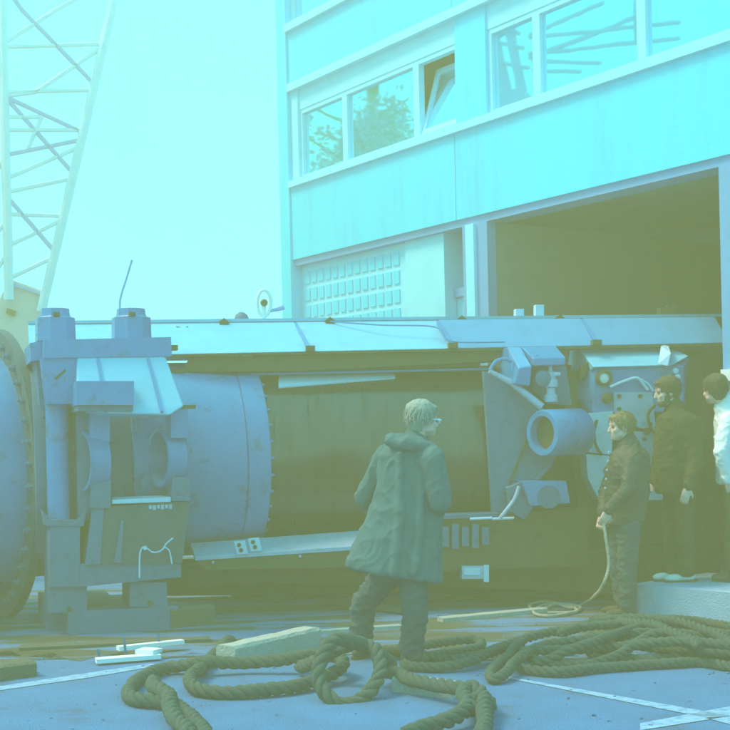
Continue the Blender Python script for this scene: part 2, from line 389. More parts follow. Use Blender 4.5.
# ------------------------------------------------------------------ crane with lattice boom, left
DC = 21.0
crane = thing('crane', 'pale lattice crane boom rising from a beige machinery house behind the machine', 'crane', Vector((P(20, 440, DC).x, DC, 0)))
CF = Frame((0, DC), R(12))
def chord(name, p, q, v, r, m=None):
    bm = NB(); tube(bm, [CF.hit(*p, v), CF.hit(*q, v)], r, 8); return obj(name, bm, m or M['crane'], crane, smooth=True)
LC = lambda t: (2 + 8 * (1 - t), 12 + 300 * (1 - t)) if 0 else (2 + 7 * t, 0 + 300 * t)
RC = lambda t: (116 - 75 * t, -8 + 320 * t)
def ext(fn, t): return fn(t)
chord('boom_chord', LC(-0.08), LC(1.0), 0, 0.075); chord('boom_chord', RC(-0.06), RC(1.0), 0, 0.075)
chord('boom_chord', (-16, -24), (-6, 300), 0.8, 0.06)
def brace(p, q, v0=0, v1=0, r=0.035, m='crane'):
    bm = NB(); tube(bm, [CF.hit(*p, v0), CF.hit(*q, v1)], r, 6); obj('brace', bm, M[m], crane, smooth=True)
for p, q, m in [((4, 47), (104, 44), 'crane'), ((6, 92), (94, 90), 'crane'), ((6, 42), (56, 10), 'crane'), ((22, 10), (96, 86), 'crane_grey'), ((104, 46), (36, 92), 'crane'), ((36, 92), (8, 96), 'crane'),
             ((8, 98), (82, 132), 'crane_grey'), ((8, 100), (72, 172), 'crane_grey'), ((8, 130), (80, 130), 'crane'), ((6, 155), (80, 140), 'crane_grey'), ((8, 178), (82, 146), 'crane'), ((8, 192), (74, 178), 'crane'),
             ((10, 200), (55, 252), 'crane_grey'), ((8, 214), (62, 216), 'crane'), ((8, 246), (58, 222), 'crane'), ((10, 278), (52, 258), 'crane'), ((28, 148), (42, 117), 'crane'), ((8, 117), (42, 117), 'crane'),
             ((-8, 60), (6, 30), 'crane'), ((-8, 180), (8, 150), 'crane'), ((-8, 240), (8, 218), 'crane'), ((-6, 276), (8, 250), 'crane')]:
    brace(p, q, m=m)
brace((2, -20), (116, -14)); brace((56, 10), (100, -14)); brace((22, 10), (4, -16), m='crane_grey')
bm = fpx(CF, [(9, 279), (46, 292), (41, 318), (40, 440), (-60, 440), (-60, 318), (-6, 312)], 0.1, 0.9); obj('machinery_house', bm, M['beige'], crane, bevel=0.02)
bm = fpx(CF, [(14, 283), (44, 293), (44, 296), (14, 286)], 0.03, 0.098); obj('house_ledge', bm, M['crane_grey'], crane)
bm = fpx(CF, [(7, 308), (16, 311), (14, 316), (6, 313)], 0.0, 0.098); obj('house_bracket', bm, M['dark'], crane)
for s in (0.2, 2.2):
    bm = fpx(CF, [(-75, 440), (60, 440), (66, 472), (56, 510), (-70, 510), (-80, 470)], s, s + 0.5); obj('crawler_track', bm, M['dark'], crane, bevel=0.05)

# ------------------------------------------------------------------ tunnelling machine
tm = thing('tunnelling_machine', 'long blue grey tunnelling machine with gripper frame and dark telescopic tube on skids', 'machine', Vector((-1.11, 12.0, 0)))
def part(name, bm, m='paint', bevel=0.008, smooth=False, parent=tm): return obj(name, bm, M[m], parent, smooth, bevel)
def mid(F, px, py): return F.uz(px, py, 0.0)
# left drum with bolted flange
zc, rd = 1.27, 1.08
uo = mid(LF, 22, 440)[0]
DF = Frame((P(-5, 440, 11.75).x, 11.75), R(31))
part('rear_drum', lathe(NB(), DF.w(-0.03, 0, zc), -DF.m, [(0.0, rd), (0.5, rd * 1.015), (0.55, rd), (3.2, rd)], 72), 'paint', 0, True)
fl = part('flange', lathe(NB(), DF.w(0, 0, zc), DF.m, [(-0.03, 1.0), (-0.03, 1.30), (0.05, 1.30), (0.05, 0.1), (-0.03, 0.1)][:4] + [(-0.03, 1.0)], 72), 'paint_dark', 0.006)
bb = None
for k in range(40):
    a = 2 * math.pi * (k + .5) / 40
    p = DF.w(-0.03, 0, zc) - DF.n * (1.195 * math.cos(a)) + Vector((0, 0, 1.195 * math.sin(a)))
    if bb is None:
        bb = obj('bolt', lathe(NB(), p, -DF.m, [(0, 0.034), (0.03, 0.034), (0.031, 0.02), (0.055, 0.02)], 6), M['paint_dull'], fl); b0 = p
    else:
        q = bb.copy(); COL.objects.link(q); q.parent = fl; q.location = p - b0
# middle shell and ring at the joint
u1, u2, u3 = mid(LF, 120, 440)[0], mid(LF, 226, 440)[0], mid(LF, 247, 440)[0]
part('inner_shell', lathe(NB(), LF.w(uo + 0.05, 0, 1.32), LF.m, [(0, 0.95), (0.3, 0.95), (0.5, 0.82), (u1 - uo + 0.3, 0.82)], 64), 'paint_dull', 0, True)
part('front_shell', lathe(NB(), LF.w(u1, 0, 1.36), LF.m, [(0, 0.5), (0, 0.875), (u2 - u1, 0.875), (u2 - u1, 0.5)], 72), 'paint', 0, True)
rg = part('joint_ring', lathe(NB(), LF.w(u2 + 0.002, 0, 1.36), LF.m, [(0, 0.6), (0, 0.865), (0.012, 0.885), (u3 - u2, 0.885), (u3 - u2 + 0.01, 0.875), (u3 - u2 + 0.01, 0.6)], 72), 'paint', 0, True)
for k in range(36):
    a = 2 * math.pi * k / 36
    p = LF.w(u3 + 0.012, 0, 1.36) - LF.n * (0.84 * math.cos(a)) + Vector((0, 0, 0.84 * math.sin(a)))
    if k == 0:
        bb = obj('bolt', lathe(NB(), p, LF.m, [(0, 0.015), (0.02, 0.015), (0.021, 0.009), (0.034, 0.009)], 6), M['paint'], rg); b0 = p
    else:
        q = bb.copy(); COL.objects.link(q); q.parent = rg; q.location = p - b0
# gripper frame -------------------------------------------------
V = -1.2
part('base_slab', fpx(LF, [(68, 612), (178, 606), (178, 629), (68, 637)], V, -0.2), 'paint_dull', 0.012)
part('base_block', fpx(LF, [(47, 606), (120, 604), (120, 628), (47, 632)], V + 0.35, 0.2), 'paint_dull', 0.012)
for x0, x1, y0, y1 in ((49, 87, 586, 613), (130, 167, 582, 607)):
    part('foot', fbox(LF, x0, y0, x1, y1, V + 0.02, V + 0.5), 'paint_dull', 0.01)
    part('bolt', lathe(NB(), LF.hit(x0 + 20, y1 - 4, V + 0.02), -LF.n, [(0, .02), (.03, .02)], 6), 'dark', 0)
part('lower_beam', fpx(LF, [(80, 564), (181, 562), (181, 577), (80, 587)], V - 0.04, -0.5), 'paint_dull', 0.01)
part('column_base', fpx(LF, [(50, 521), (80, 520), (80, 587), (50, 587)], V - 0.02, -0.6), 'paint_dull', 0.01)
part('column_collar', fpx(LF, [(43, 511), (52, 520), (78, 520), (86, 511), (84, 526), (46, 526)], V - 0.03, V + 0.3), 'paint_dull', 0.008)
part('apron_panel', fpx(LF, [(104, 507), (190, 501), (182, 563), (100, 564)], V - 0.06, -0.6), 'paint_dark', 0.008)
part('apron_rib', fpx(LF, [(93, 508), (104, 507), (100, 564), (85, 565)], V - 0.075, -0.7), 'paint_dull', 0.006)
part('apron_rib', fpx(LF, [(121, 520), (124, 520), (121, 563), (114, 563)], V - 0.085, V - 0.062), 'paint_dull', 0.003)
part('sill_ledge', hull(NB(), [LF.hit(112, 500, V - 0.07), LF.hit(171, 497, V - 0.07), LF.hit(112, 504, V - 0.07), LF.hit(171, 502, V - 0.07), LF.hit(112, 497, V + 0.25), LF.hit(171, 495, V + 0.25), LF.hit(112, 504, V + .25), LF.hit(171, 502, V + .25)]), 'bright', 0.003)
for x0, y0, x1, y1 in ((91, 480, 111, 508), (172, 477, 190, 501), (90, 412, 110, 442), (171, 409, 188, 438)):
    part('jaw_block', fbox(LF, x0, y0, x1, y1, V - 0.09, V + 0.25), 'paint_dull' if y0 > 450 else 'paint', 0.008)
part('bolt_head', lathe(NB(), LF.hit(181, 490, V - 0.09), -LF.n, [(0, .035), (.015, .035), (.016, .02), (.02, .02)], 16), 'paint_dull', 0)
part('stud_bar', fbox(LF, 172, 405, 196, 408.5, V - 0.1, V + 0.02), 'dark', 0.004)
part('stud_bar', fbox(LF, 162, 369, 186, 373, V + 0.1, V + 0.2), 'dark', 0.004)
# upper cross beam and caps
part('cross_beam', fpx(LF, [(44, 340), (171, 337), (172, 356), (44, 358)], V - 0.08, V + 0.38), 'paint', 0.012)
part('cross_beam_end', fpx(LF, [(30, 343), (43.5, 341), (43.5, 360), (31, 361)], V + 0.12, -0.3), 'paint', 0.01)
part('beam_lug', fbox(LF, 172, 345, 178, 350, V + 0.05, V + 0.15), 'dark', 0.003)
for cx, y0, y1 in ((55.5, 309, 338), (131.5, 309, 336)):
    p0, p1 = LF.hit(cx, y1, V + 0.2), LF.hit(cx, y0, V + 0.2); h = p1.z - p0.z
    p0.z -= 0.03
    part('column_nut', lathe(NB(), p0, (0, 0, 1), [(0, .165), (h * .80, .160), (h * .86, .125), (h * .93, .12), (h + .03, .115)], 8), 'paint', 0.01)
    part('nut_lug', fbox(LF, cx - 2, y0 + 3, cx + 4, y0 + 6.5, V + 0.02, V + 0.12), 'dark', 0.002)
part('shoulder_block', fpx(LF, [(41, 358), (77, 358), (77, 404), (47, 404)], V - 0.05, -0.55), 'paint', 0.01)
part('shoulder_wedge', fpx(LF, [(36, 360), (46, 358), (52, 404), (44, 417), (40, 405)], V + 0.2, -0.5), 'paint_dull', 0.008)
part('scratch_slot', fpx(LF, [(55, 378), (65, 369), (66, 371), (56, 380)], V - 0.056, V - 0.04), 'dark', 0)
for cx, y0, y1, rr, vv, mm in ((59, 400, 524, 0.088, V + 0.14, 'paint'), (142, 405, 500, 0.055, V + 0.42, 'paint')):
    a, b = LF.hit(cx, y1, vv), LF.hit(cx, y0, vv); b.x, b.y = a.x, a.y
    part('tie_rod', lathe(NB(), a, (0, 0, 1), [(0, rr), (b.z - a.z, rr)], 24), mm, 0, True)
q = [LF.hit(77, 356, V - 0.06), LF.hit(165, 355, V - 0.06), LF.hit(184, 406, V - 0.36), LF.hit(170, 415, V - 0.40), LF.hit(103, 413, V - 0.40), LF.hit(77, 405, V - 0.36)]
part('sloping_hood', hull(NB(), q + [p + LF.n * 0.35 - Vector((0, 0, 0.02)) for p in q]), 'paint_light', 0.01)
for xa, xb in ((98, 106), (148, 162)):
    a, b = LF.hit(xa, 359, V - 0.085), LF.hit(xb, 412, V - 0.405)
    part('hood_rib', beam(NB(), a, b, 0.022, 0.022, LF.n), 'paint', 0.003)
part('hood_box', fbox(LF, 77, 381, 134, 405, V - 0.46, V + 0.1), 'paint', 0.01)
part('hood_box_lip', fbox(LF, 78, 405.3, 133, 411, V - 0.42, V + 0.1), 'paint_dull', 0.004)
part('back_web', fbox(LF, 95, 440, 124, 500, V + 0.40, V + 0.46), 'paint_dull', 0.005)
part('side_cheek', fpx(LF, [(76, 408), (93, 412), (93, 520), (78, 520)], V + 0.05, V + 0.5), 'paint_dull', 0.008)
part('side_cheek', fpx(LF, [(172, 412), (186, 412), (188, 500), (172, 500)], V + 0.10, V + 0.5), 'paint_dull', 0.008)
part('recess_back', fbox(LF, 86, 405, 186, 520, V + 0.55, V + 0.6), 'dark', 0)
def bore(px, py, ry, yaw, v, L, m):
    c = LF.hit(px, py, v); ax = Vector((math.cos(yaw), math.sin(yaw), 0)); r = ry * 0.0081
    part('jaw_bore', lathe(NB(), c, ax, [(0, r * .88), (0, r), (L, r), (L, r * .88), (0, r * .88)], 40), m, 0, True)
bore(82, 461, 30, R(30), V + 0.06, 0.16, 'paint')
bore(158, 458, 30, R(30), V + 0.12, 0.16, 'paint')
# hanging wire hook and stencil smear on the apron
pts = [LF.hit(x, y, V - 0.1) for x, y in ((139.5, 578), (139.5, 565), (140, 553), (143, 547), (148, 549), (152, 552), (158, 552), (163, 549), (166, 544), (173, 538))]
part('wire_hook', tube(NB(), spline(pts, .02), 0.007, 6), 'bright', 0, True)
pts = [LF.hit(x, y, V - 0.1) for x, y in ((164, 547), (169, 550), (171, 558), (172, 564))]
part('wire_hook', tube(NB(), spline(pts, .02), 0.006, 6), 'bright', 0, True)
part('wire_knot', lathe(NB(), LF.hit(145, 548, V - .11), -LF.n, [(0, .02), (.02, .015)], 8), 'bright', 0)
for k in range(6):
    part('stencil_mark', fbox(LF, 149 + 4 * k, 505.5 - 0.2 * k, 152 + 4 * k, 509 - 0.2 * k + (k % 2), V - 0.064, V - 0.058), 'steel', 0)
# telescopic tube -----------------------------------------------
ua, ub = mid(RF, 244, 440)[0], mid(RF, 500, 440)[0]
zt = 1.37
part('telescopic_tube', lathe(NB(), RF.w(ua, 0, zt), RF.m, [(0, .80), (ub - ua, .80)], 96), 'tube', 0, True)
part('tube_bulkhead', lathe(NB(), RF.w(ub - 0.05, 0, zt), RF.m, [(0, .80), (0, .86), (.05, .87), (.25, .80), (.3, .5)], 72), 'paint_dull', 0, True)
part('front_body', fpx(RF, [(505, 372), (700, 350), (720, 430), (720, 596), (520, 560)], -0.25, 0.9), 'dark', 0.01)
part('front_body_side', fpx(RF, [(560, 372), (700, 356), (712, 470), (712, 592), (585, 560)], -0.5, -0.252), 'dark', 0.01)
# sloping deck panels
VD, VB = -0.58, 0.0
edge_lo = lambda x: 354.5 - (x - 165) * (354.5 - 343.5) / (690 - 165)
edge_hi = lambda x: 322.5 - (x - 165) * (322.5 - 317.0) / (690 - 165)
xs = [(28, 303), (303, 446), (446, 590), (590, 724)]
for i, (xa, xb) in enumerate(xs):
    VB = 0.0 if i < 2 else -0.34  # right panels tilted steeper to catch less sky and come out darker
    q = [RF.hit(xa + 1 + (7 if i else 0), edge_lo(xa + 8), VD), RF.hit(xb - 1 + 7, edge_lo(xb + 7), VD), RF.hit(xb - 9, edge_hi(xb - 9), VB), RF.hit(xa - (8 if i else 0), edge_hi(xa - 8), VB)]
    part('deck_panel', hull(NB(), q + [p + RF.n * 0.12 - Vector((0, 0, 0.035)) for p in q]), 'paint_light' if i < 2 else 'deck_shaded', 0.006)
    if i:
        a, b = RF.hit(xa - 8, edge_hi(xa - 8) + 2, VB), RF.hit(xa + 7, edge_lo(xa + 7) - 2, VD - 0.01)
        part('deck_seam', beam(NB(), a, b, 0.03, 0.03, RF.n), 'paint', 0.004)
        part('deck_lug', fbox(RF, xa + 3, edge_lo(xa) - 6, xa + 12, edge_lo(xa) - 0.5, VD - 0.06, VD + 0.02), 'dark', 0.004)
VB = 0.0
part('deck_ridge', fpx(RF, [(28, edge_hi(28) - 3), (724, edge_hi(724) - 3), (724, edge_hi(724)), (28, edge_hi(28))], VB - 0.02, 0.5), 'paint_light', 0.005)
part('deck_rear', fpx(RF, [(150, edge_hi(150)), (705, edge_hi(705)), (705, 350), (150, 360)], 0.3, 0.5), 'paint_dull', 0)
part('deck_edge', fpx(RF, [(165, 354.8), (724, 343.2), (724, 345.8), (165, 357)], VD - 0.02, VD + 0.2), 'dark', 0.003)
for x in (224, 330, 462, 560):
    part('lifting_lug', fpx(RF, [(x - 4, edge_hi(x) + 3), (x - 5, edge_hi(x)), (x, edge_hi(x) - 4), (x + 5, edge_hi(x)), (x + 4, edge_hi(x) + 4)], VB - 0.06, VB + 0.02), 'dark', 0.004)
part('lifting_lug', fpx(RF, [(176, 326), (184, 328), (188, 326), (184, 333), (180, 331)], VB - 0.1, VB - 0.04), 'dark', 0.003)
pts = [RF.hit(x, y, v) for x, y, v in ((325, 321, VB - .03), (380, 325, -.3), (435, 327, -.4), (450, 341, VD - .02), (505, 342, VD - .02))]
part('cable', tube(NB(), spline(pts, .04), 0.007, 6), 'paint', 0, True)
for x, h in ((520, 10), (540, 14), (672, 12), (664, 10)):
    part('deck_box', fbox(RF, x - 4, edge_hi(x) - h, x + 4, edge_hi(x) - 2, VB + 0.05, VB + 0.15), 'bright' if x < 600 else 'dark', 0.004)
# side girder under the deck
part('side_girder', fpx(RF, [(181, 372), (190, 357), (497, 347.5), (497, 361), (400, 366), (300, 371)], VD + 0.03, VD + 0.3), 'dark', 0.006)
for x in (229, 242):
    part('girder_plate', fbox(RF, x, 353.5, x + 10, 356, VD + 0.005, VD + 0.05), 'bright', 0.002)
part('rail', tube(NB(), [RF.hit(250, 374, VD + .1), RF.hit(490, 369, VD + .1)], 0.012, 8), 'paint', 0, True)
part('upper_plate', fpx(RF, [(255, 370), (480, 362), (480, 366), (255, 374)], VD + 0.12, 0.3), 'dark', 0)
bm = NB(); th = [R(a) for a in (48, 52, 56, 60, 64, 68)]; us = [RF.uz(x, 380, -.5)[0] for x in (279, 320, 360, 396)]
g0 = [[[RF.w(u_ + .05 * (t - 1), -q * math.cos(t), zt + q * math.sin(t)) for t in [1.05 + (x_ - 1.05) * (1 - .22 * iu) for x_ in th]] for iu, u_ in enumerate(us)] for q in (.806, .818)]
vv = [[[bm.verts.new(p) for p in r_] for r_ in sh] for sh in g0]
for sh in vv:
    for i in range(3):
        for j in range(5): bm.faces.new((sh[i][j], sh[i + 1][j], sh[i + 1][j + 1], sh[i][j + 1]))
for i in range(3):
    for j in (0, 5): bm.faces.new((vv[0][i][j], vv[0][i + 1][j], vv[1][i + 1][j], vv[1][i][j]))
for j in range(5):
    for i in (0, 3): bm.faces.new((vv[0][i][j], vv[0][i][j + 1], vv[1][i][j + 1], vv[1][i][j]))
part('tube_highlight', bm, 'bright', 0)  # thin bright sheet standing in for the sky's highlight on the tube
# trunnion bracket
VT = -1.02
bk = fpx(RF, [(484, 371), (500, 374), (542, 406), (564, 440), (552, 466), (494, 527)], VT + 0.1, VT + 0.2)
part('bracket_plate', bk, 'paint_dull', 0.006)
part('bracket_rib', tube(NB(), [RF.hit(489, 371, VT), RF.hit(512, 383, VT), RF.hit(542, 407, VT - .05)], [.02, .03, .035], 10), 'steel', 0, True)
part('bracket_rib', beam(NB(), RF.hit(538, 412, VT + .09), RF.hit(505, 495, VT + .09), 0.015, 0.03, RF.n), 'dark', 0)
part('bracket_rib', beam(NB(), RF.hit(552, 462, VT + .06), RF.hit(500, 520, VT + .09), 0.03, 0.04, RF.n), 'paint_dull', 0.003)
ax = Vector((math.cos(R(36)), math.sin(R(36)), 0)); c = RF.hit(542, 433, VT - 0.18)
part('trunnion_tube', lathe(NB(), c, ax, [(0, .145), (0, .19), (.012, .20), (.42, .21), (.46, .18), (.46, .145), (0, .145)], 48), 'paint', 0, True)
part('trunnion_bore', lathe(NB(), c + ax * 0.08, ax, [(0, .144), (.3, .144)], 32), 'dark', 0)
part('trunnion_foot', fpx(RF, [(522, 481), (566, 481), (570, 503), (531, 506)], VT - 0.12, VT + 0.3), 'paint', 0.008)
part('foot_cup', lathe(NB(), RF.hit(549, 497, VT - 0.13), RF.n, [(0, .10), (.02, .10), (.021, .07), (.03, .07)], 24), 'paint_dull', 0)
part('foot_strut', fpx(RF, [(508, 488), (522, 482), (533, 508), (524, 520), (512, 512)], VT - 0.05, VT + 0.2), 'paint_dull', 0.006)
pts = [RF.hit(x, y, VT - .1) for x, y in ((500, 518), (508, 508), (515, 498), (519, 486))]
part('hose', tube(NB(), spline(pts, .03), 0.016, 8), 'steel', 0, True)
# small housings over the bracket
q = [RF.hit(508, 347, VT + .2), RF.hit(521, 347, VT + .2), RF.hit(532, 366, VT - .12), RF.hit(519, 368, VT - .12), RF.hit(530, 386, VT - .1), RF.hit(514, 384, VT - .1), RF.hit(506, 376, VT + .2)]
part('pump_housing', hull(NB(), q + [p + RF.n * 0.3 for p in q]), 'paint', 0.008)
q = [RF.hit(522, 347, VT + .25), RF.hit(556, 346, VT + .25), RF.hit(566, 357, VT - .1), RF.hit(533, 358, VT - .1), RF.hit(533, 366, VT - .1), RF.hit(565, 365, VT - .1)]
part('pump_housing', hull(NB(), q + [p + RF.n * 0.35 for p in q]), 'paint', 0.008)
pts = [RF.hit(x, y, VT) for x, y in ((490, 370), (496, 361), (506, 359), (512, 362))]
part('hose', tube(NB(), spline(pts, .03), 0.015, 8), 'paint', 0, True)
part('valve_plate', fpx(RF, [(533, 367), (566, 366), (572, 405), (548, 404), (532, 390)], VT + 0.15, VT + 0.3), 'paint_dull', 0.008)
pv = RF.hit(551, 402, VT - 0.02)
part('valve', lathe(NB(), pv, (0, 0, 1), [(0, .055), (.06, .06), (.07, .04), (.12, .04), (.13, .065), (.19, .065), (.2, .045), (.26, .045), (.27, .02), (.33, .02)], 20), 'steel', 0.003, True)
part('valve_wheel', lathe(NB(), RF.hit(541, 379, VT), -RF.n, [(0, .05), (.04, .075), (.08, .07), (.1, .03)], 20), 'paint_dull', 0, True)
part('valve_lever', tube(NB(), [RF.hit(552, 374, VT - .04), RF.hit(560, 374, VT - .04)], 0.018, 8), 'bright', 0)
# control housing
VC = -0.74
q = [RF.hit(577, 346, VC + .35), RF.hit(664, 344, VC + .35), RF.hit(689, 356, VC + .1), RF.hit(672, 365, VC - .06), RF.hit(594, 367, VC - .06)]
part('housing_lid', hull(NB(), q + [p - Vector((0, 0, 0.03)) + RF.n * .1 for p in q]), 'paint_light', 0.006)
q = [RF.hit(578, 349, VC + .3), RF.hit(595, 369, VC), RF.hit(592, 413, VC), RF.hit(573, 395, VC + .3), RF.hit(684, 366, VC), RF.hit(690, 358, VC + .2), RF.hit(684, 412, VC)]
part('control_housing', hull(NB(), q + [p + RF.n * 0.3 for p in q]), 'paint', 0.01)
part('lid_corner', hull(NB(), [RF.hit(661, 346, VC + .1), RF.hit(668, 343.5, VC + .2), RF.hit(671, 353, VC - .03), RF.hit(668, 366, VC - .1), RF.hit(658, 364, VC - .09), RF.hit(664, 352, VC + .2)]), 'bright', 0.002)
gc = RF.hit(603, 378, VC - 0.005)
ga = part('gauge', lathe(NB(), gc, -RF.n, [(0, .072), (.05, .072), (.06, .06), (.06, .05), (.03, .05)], 28), 'dark', 0, True)
obj('gauge_glass', lathe(NB(), gc - RF.n * 0.031, -RF.n, [(0, .049), (.012, .03)], 24), M['white'], ga, smooth=True)
part('housing_slot', fpx(RF, [(582, 366), (588, 362), (586, 374), (581, 379)], VC + .08, VC + .2), 'dark', 0)
pts = [RF.hit(x, y, VC - .06) for x, y in ((610, 387), (622, 382), (634, 378), (639, 379), (644, 385), (648, 390))]
part('handrail', tube(NB(), spline(pts, .02), 0.014, 8), 'bright', 0, True)
pts = [RF.hit(x, y, VC - .04) for x, y in ((640, 379), (648, 384), (653, 391))]
part('handrail', tube(NB(), spline(pts, .02), 0.011, 8), 'bright', 0, True)
part('knob', lathe(NB(), RF.hit(607, 398, VC - .005), -RF.n, [(0, .05), (.05, .045), (.06, .02)], 16), 'dark', 0)
part('access_panel', fpx(RF, [(588, 413), (613, 411), (612, 455), (588, 452)], VC - 0.02, VC + 0.2), 'bright', 0.006)
part('access_panel', fpx(RF, [(586, 454), (613, 456), (606, 492), (599, 500), (588, 478)], VC - 0.03, VC + 0.2), 'bright', 0.006)
part('access_panel', fpx(RF, [(614, 392), (652, 392), (656, 430), (640, 428), (614, 412)], VC - 0.015, VC + 0.2), 'steel', 0.006)
ap = part('access_panel', fpx(RF, [(630, 431), (657, 432), (662, 470), (646, 462), (630, 445)], VC - 0.02, VC + 0.2), 'steel', 0.006)
part('lower_panel', fbox(RF, 642, 470, 668, 500, VC - 0.01, VC + 0.2), 'bright', 0.006)
for x, y in ((619, 396), (640, 396), (619, 409), (650, 424), (644, 439)):
    part('bolt', lathe(NB(), RF.hit(x, y, VC - .022), -RF.n, [(0, .018), (.02, .018)], 6), 'dark', 0)
part('port', lathe(NB(), RF.hit(646, 431, VC - .022), -RF.n, [(0, .03), (.05, .03)], 12), 'dark', 0)
for k, pp in enumerate([((597, 420), (594, 432), (596, 446), (602, 455)), ((655, 405), (648, 415), (652, 430), (660, 440)), ((612, 430), (622, 440), (634, 442), (640, 450))]):
    part('hose', tube(NB(), spline([RF.hit(x, y, VC - .08) for x, y in pp], .03), 0.014, 8), 'black_rubber', 0, True)
for x, y in ((677, 377), (675, 371)):
    part('lamp', lathe(NB(), RF.hit(x, y, VC - .01), -RF.n, [(0, .03), (.03, .025), (.035, .01)], 12), 'bright', 0)
part('front_block', fbox(RF, 655, 395, 715, 480, VC + .15, VC + .4), 'dark', 0.01)
# sledge and shelf below the tube
part('shelf_plate', hull(NB(), [RF.hit(195, 557, -1.05), RF.hit(420, 541, -1.05), RF.hit(190, 543, -0.65), RF.hit(420, 526, -0.65), RF.hit(195, 561, -1.05), RF.hit(420, 546, -1.05), RF.hit(190, 547, -0.65), RF.hit(420, 531, -.65)]), 'steel', 0.004)
part('shelf_side', fpx(RF, [(197, 561), (420, 546), (420, 566), (205, 570)], -1.03, -0.7), 'dark', 0.004)
for x0, y0 in ((234, 541.5), (248, 538.5)):
    bm = fpx(RF, [(x0, y0), (x0 + 11, y0 - 1), (x0 + 14, y0 + 12), (x0 + 3, y0 + 13)], -1.075, -1.052)
    e = part('clamp_plate', bm, 'bright', 0.003)
    for dx, dy in ((4, 3.5), (6, 8.5)):
        obj('bolt_hole', lathe(NB(), RF.hit(x0 + dx + 1, y0 + dy, -1.076), -RF.n, [(0, .018), (.006, .018)], 10), M['dark'], e)
for x in (213, 300, 380):
    part('shelf_bolt', lathe(NB(), RF.hit(x, 563 - (x - 200) * .07, -1.035), -RF.n, [(0, .012), (.02, .012)], 6), 'steel', 0)
part('sledge_beam', fpx(RF, [(185, 566), (700, 545), (700, 598), (360, 582), (190, 584)], -0.7, -0.45), 'dark', 0.01)
part('sledge_beam', fpx(RF, [(150, 560), (700, 545), (700, 592), (150, 596)], 0.45, 0.7), 'dark', 0.01)
part('side_frame', fpx(RF, [(425, 518), (585, 508), (590, 566), (425, 572)], -0.95, -0.7), 'dark', 0.008)
part('side_cap', fpx(RF, [(425, 516), (498, 513), (498, 517), (425, 520)], -1.0, -0.7), 'paint_dull', 0.004)
for k in range(6):
    part('cable_tray', fbox(RF, 432 + k * 10, 524 + (k % 2) * 3, 439 + k * 10, 545 + (k * 7 % 5), -1.0, -0.955), 'paint_dull', 0.003)
part('junction_box', fbox(RF, 462, 566, 489, 579, -0.99, -0.85), 'steel', 0.004)
part('junction_plate', fbox(RF, 464, 568, 480, 575, -1.0, -0.992), 'bright', 0.002)
part('stay', fbox(RF, 484, 565, 489, 582, -1.01, -.98), 'bright', 0.002)
for x in (470, 492):
    part('pipe_end', tube(NB(), [RF.hit(x, 519, -1.03), RF.hit(x + 22, 518, -1.03)], .012, 8), 'bright', 0)
# lamp hoop, small dome and aerial on the back of the deck
hp = [RF.hit(264 + 7 * math.cos(t), 303 + 13 * math.sin(t), 0.3) for t in np.linspace(0, 2 * math.pi, 25)]
part('lamp_hoop', tube(NB(), hp, .016, 8, False), 'white', 0, True)
part('lamp_stem', tube(NB(), [RF.hit(264, 320, .3), RF.hit(264, 303, .3)], .02, 8), 'white', 0)
part('lamp_knob', lathe(NB(), RF.hit(264, 303, .29), -RF.n, [(0, .03), (.03, .035), (.06, .02)], 14), 'dark', 0)
part('lamp_arm', tube(NB(), [RF.hit(270, 311, .3), RF.hit(279, 309, .3), RF.hit(284, 307, .3)], [.014, .02, .024], 8), 'trim_blue', 0)
part('vent_dome', lathe(NB(), RF.hit(241.5, 319, 0.35), (0, 0, 1), [(-.08, .07), (0, .07), (.04, .055), (.065, .02)], 20), 'paint_dull', 0, True)
part('aerial', tube(NB(), spline([RF.hit(x, y, .2) for x, y in ((120, 320), (120, 300), (126, 280), (132, 260))], .1), .010, 6), 'trim_blue', 0, True)
# ------------------------------------------------------------------ people
def ellip(bm, c, ax, ay, az, seg=16, rng=12):
    """ellipsoid with half-axis vectors"""
    m = Matrix((( ax[0], ay[0], az[0], c[0]), (ax[1], ay[1], az[1], c[1]), (ax[2], ay[2], az[2], c[2]), (0, 0, 0, 1)))
    bmesh.ops.create_uvsphere(bm, u_segments=seg, v_segments=rng, radius=1.0, matrix=m)
def limb(bm, pts, rad, seg=12):
    """tapered chain with round ends"""
    for i in range(len(pts) - 1):
        a, b = Vector(pts[i]), Vector(pts[i + 1])
        if (b - a).length > 1e-4:
            k = max(2, int((b - a).length / 0.04)); tube(bm, [a.lerp(b, j / k) for j in range(k + 1)], [rad[i] + (rad[i + 1] - rad[i]) * j / k for j in range(k + 1)], seg)
    for p, q in zip(pts, rad): ellip(bm, p, (q, 0, 0), (0, q, 0), (0, 0, q), 12, 8)
def loft(bm, rings, n=28):
    """rings: (centre, half-axis a, half-axis b)"""
    R_ = []
    for c, a, b in rings:
        c, a, b = Vector(c), Vector(a), Vector(b)
        R_.append([bm.verts.new(c + a * math.copysign(abs(math.cos(t)) ** .85, math.cos(t)) + b * math.copysign(abs(math.sin(t)) ** .85, math.sin(t))) for t in [2 * math.pi * k / n for k in range(n)]])
    for A, B_ in zip(R_, R_[1:]):
        for k in range(n): bm.faces.new((A[k], A[(k + 1) % n], B_[(k + 1) % n], B_[k]))
    bm.faces.new(R_[0][::-1]); bm.faces.new(R_[-1])
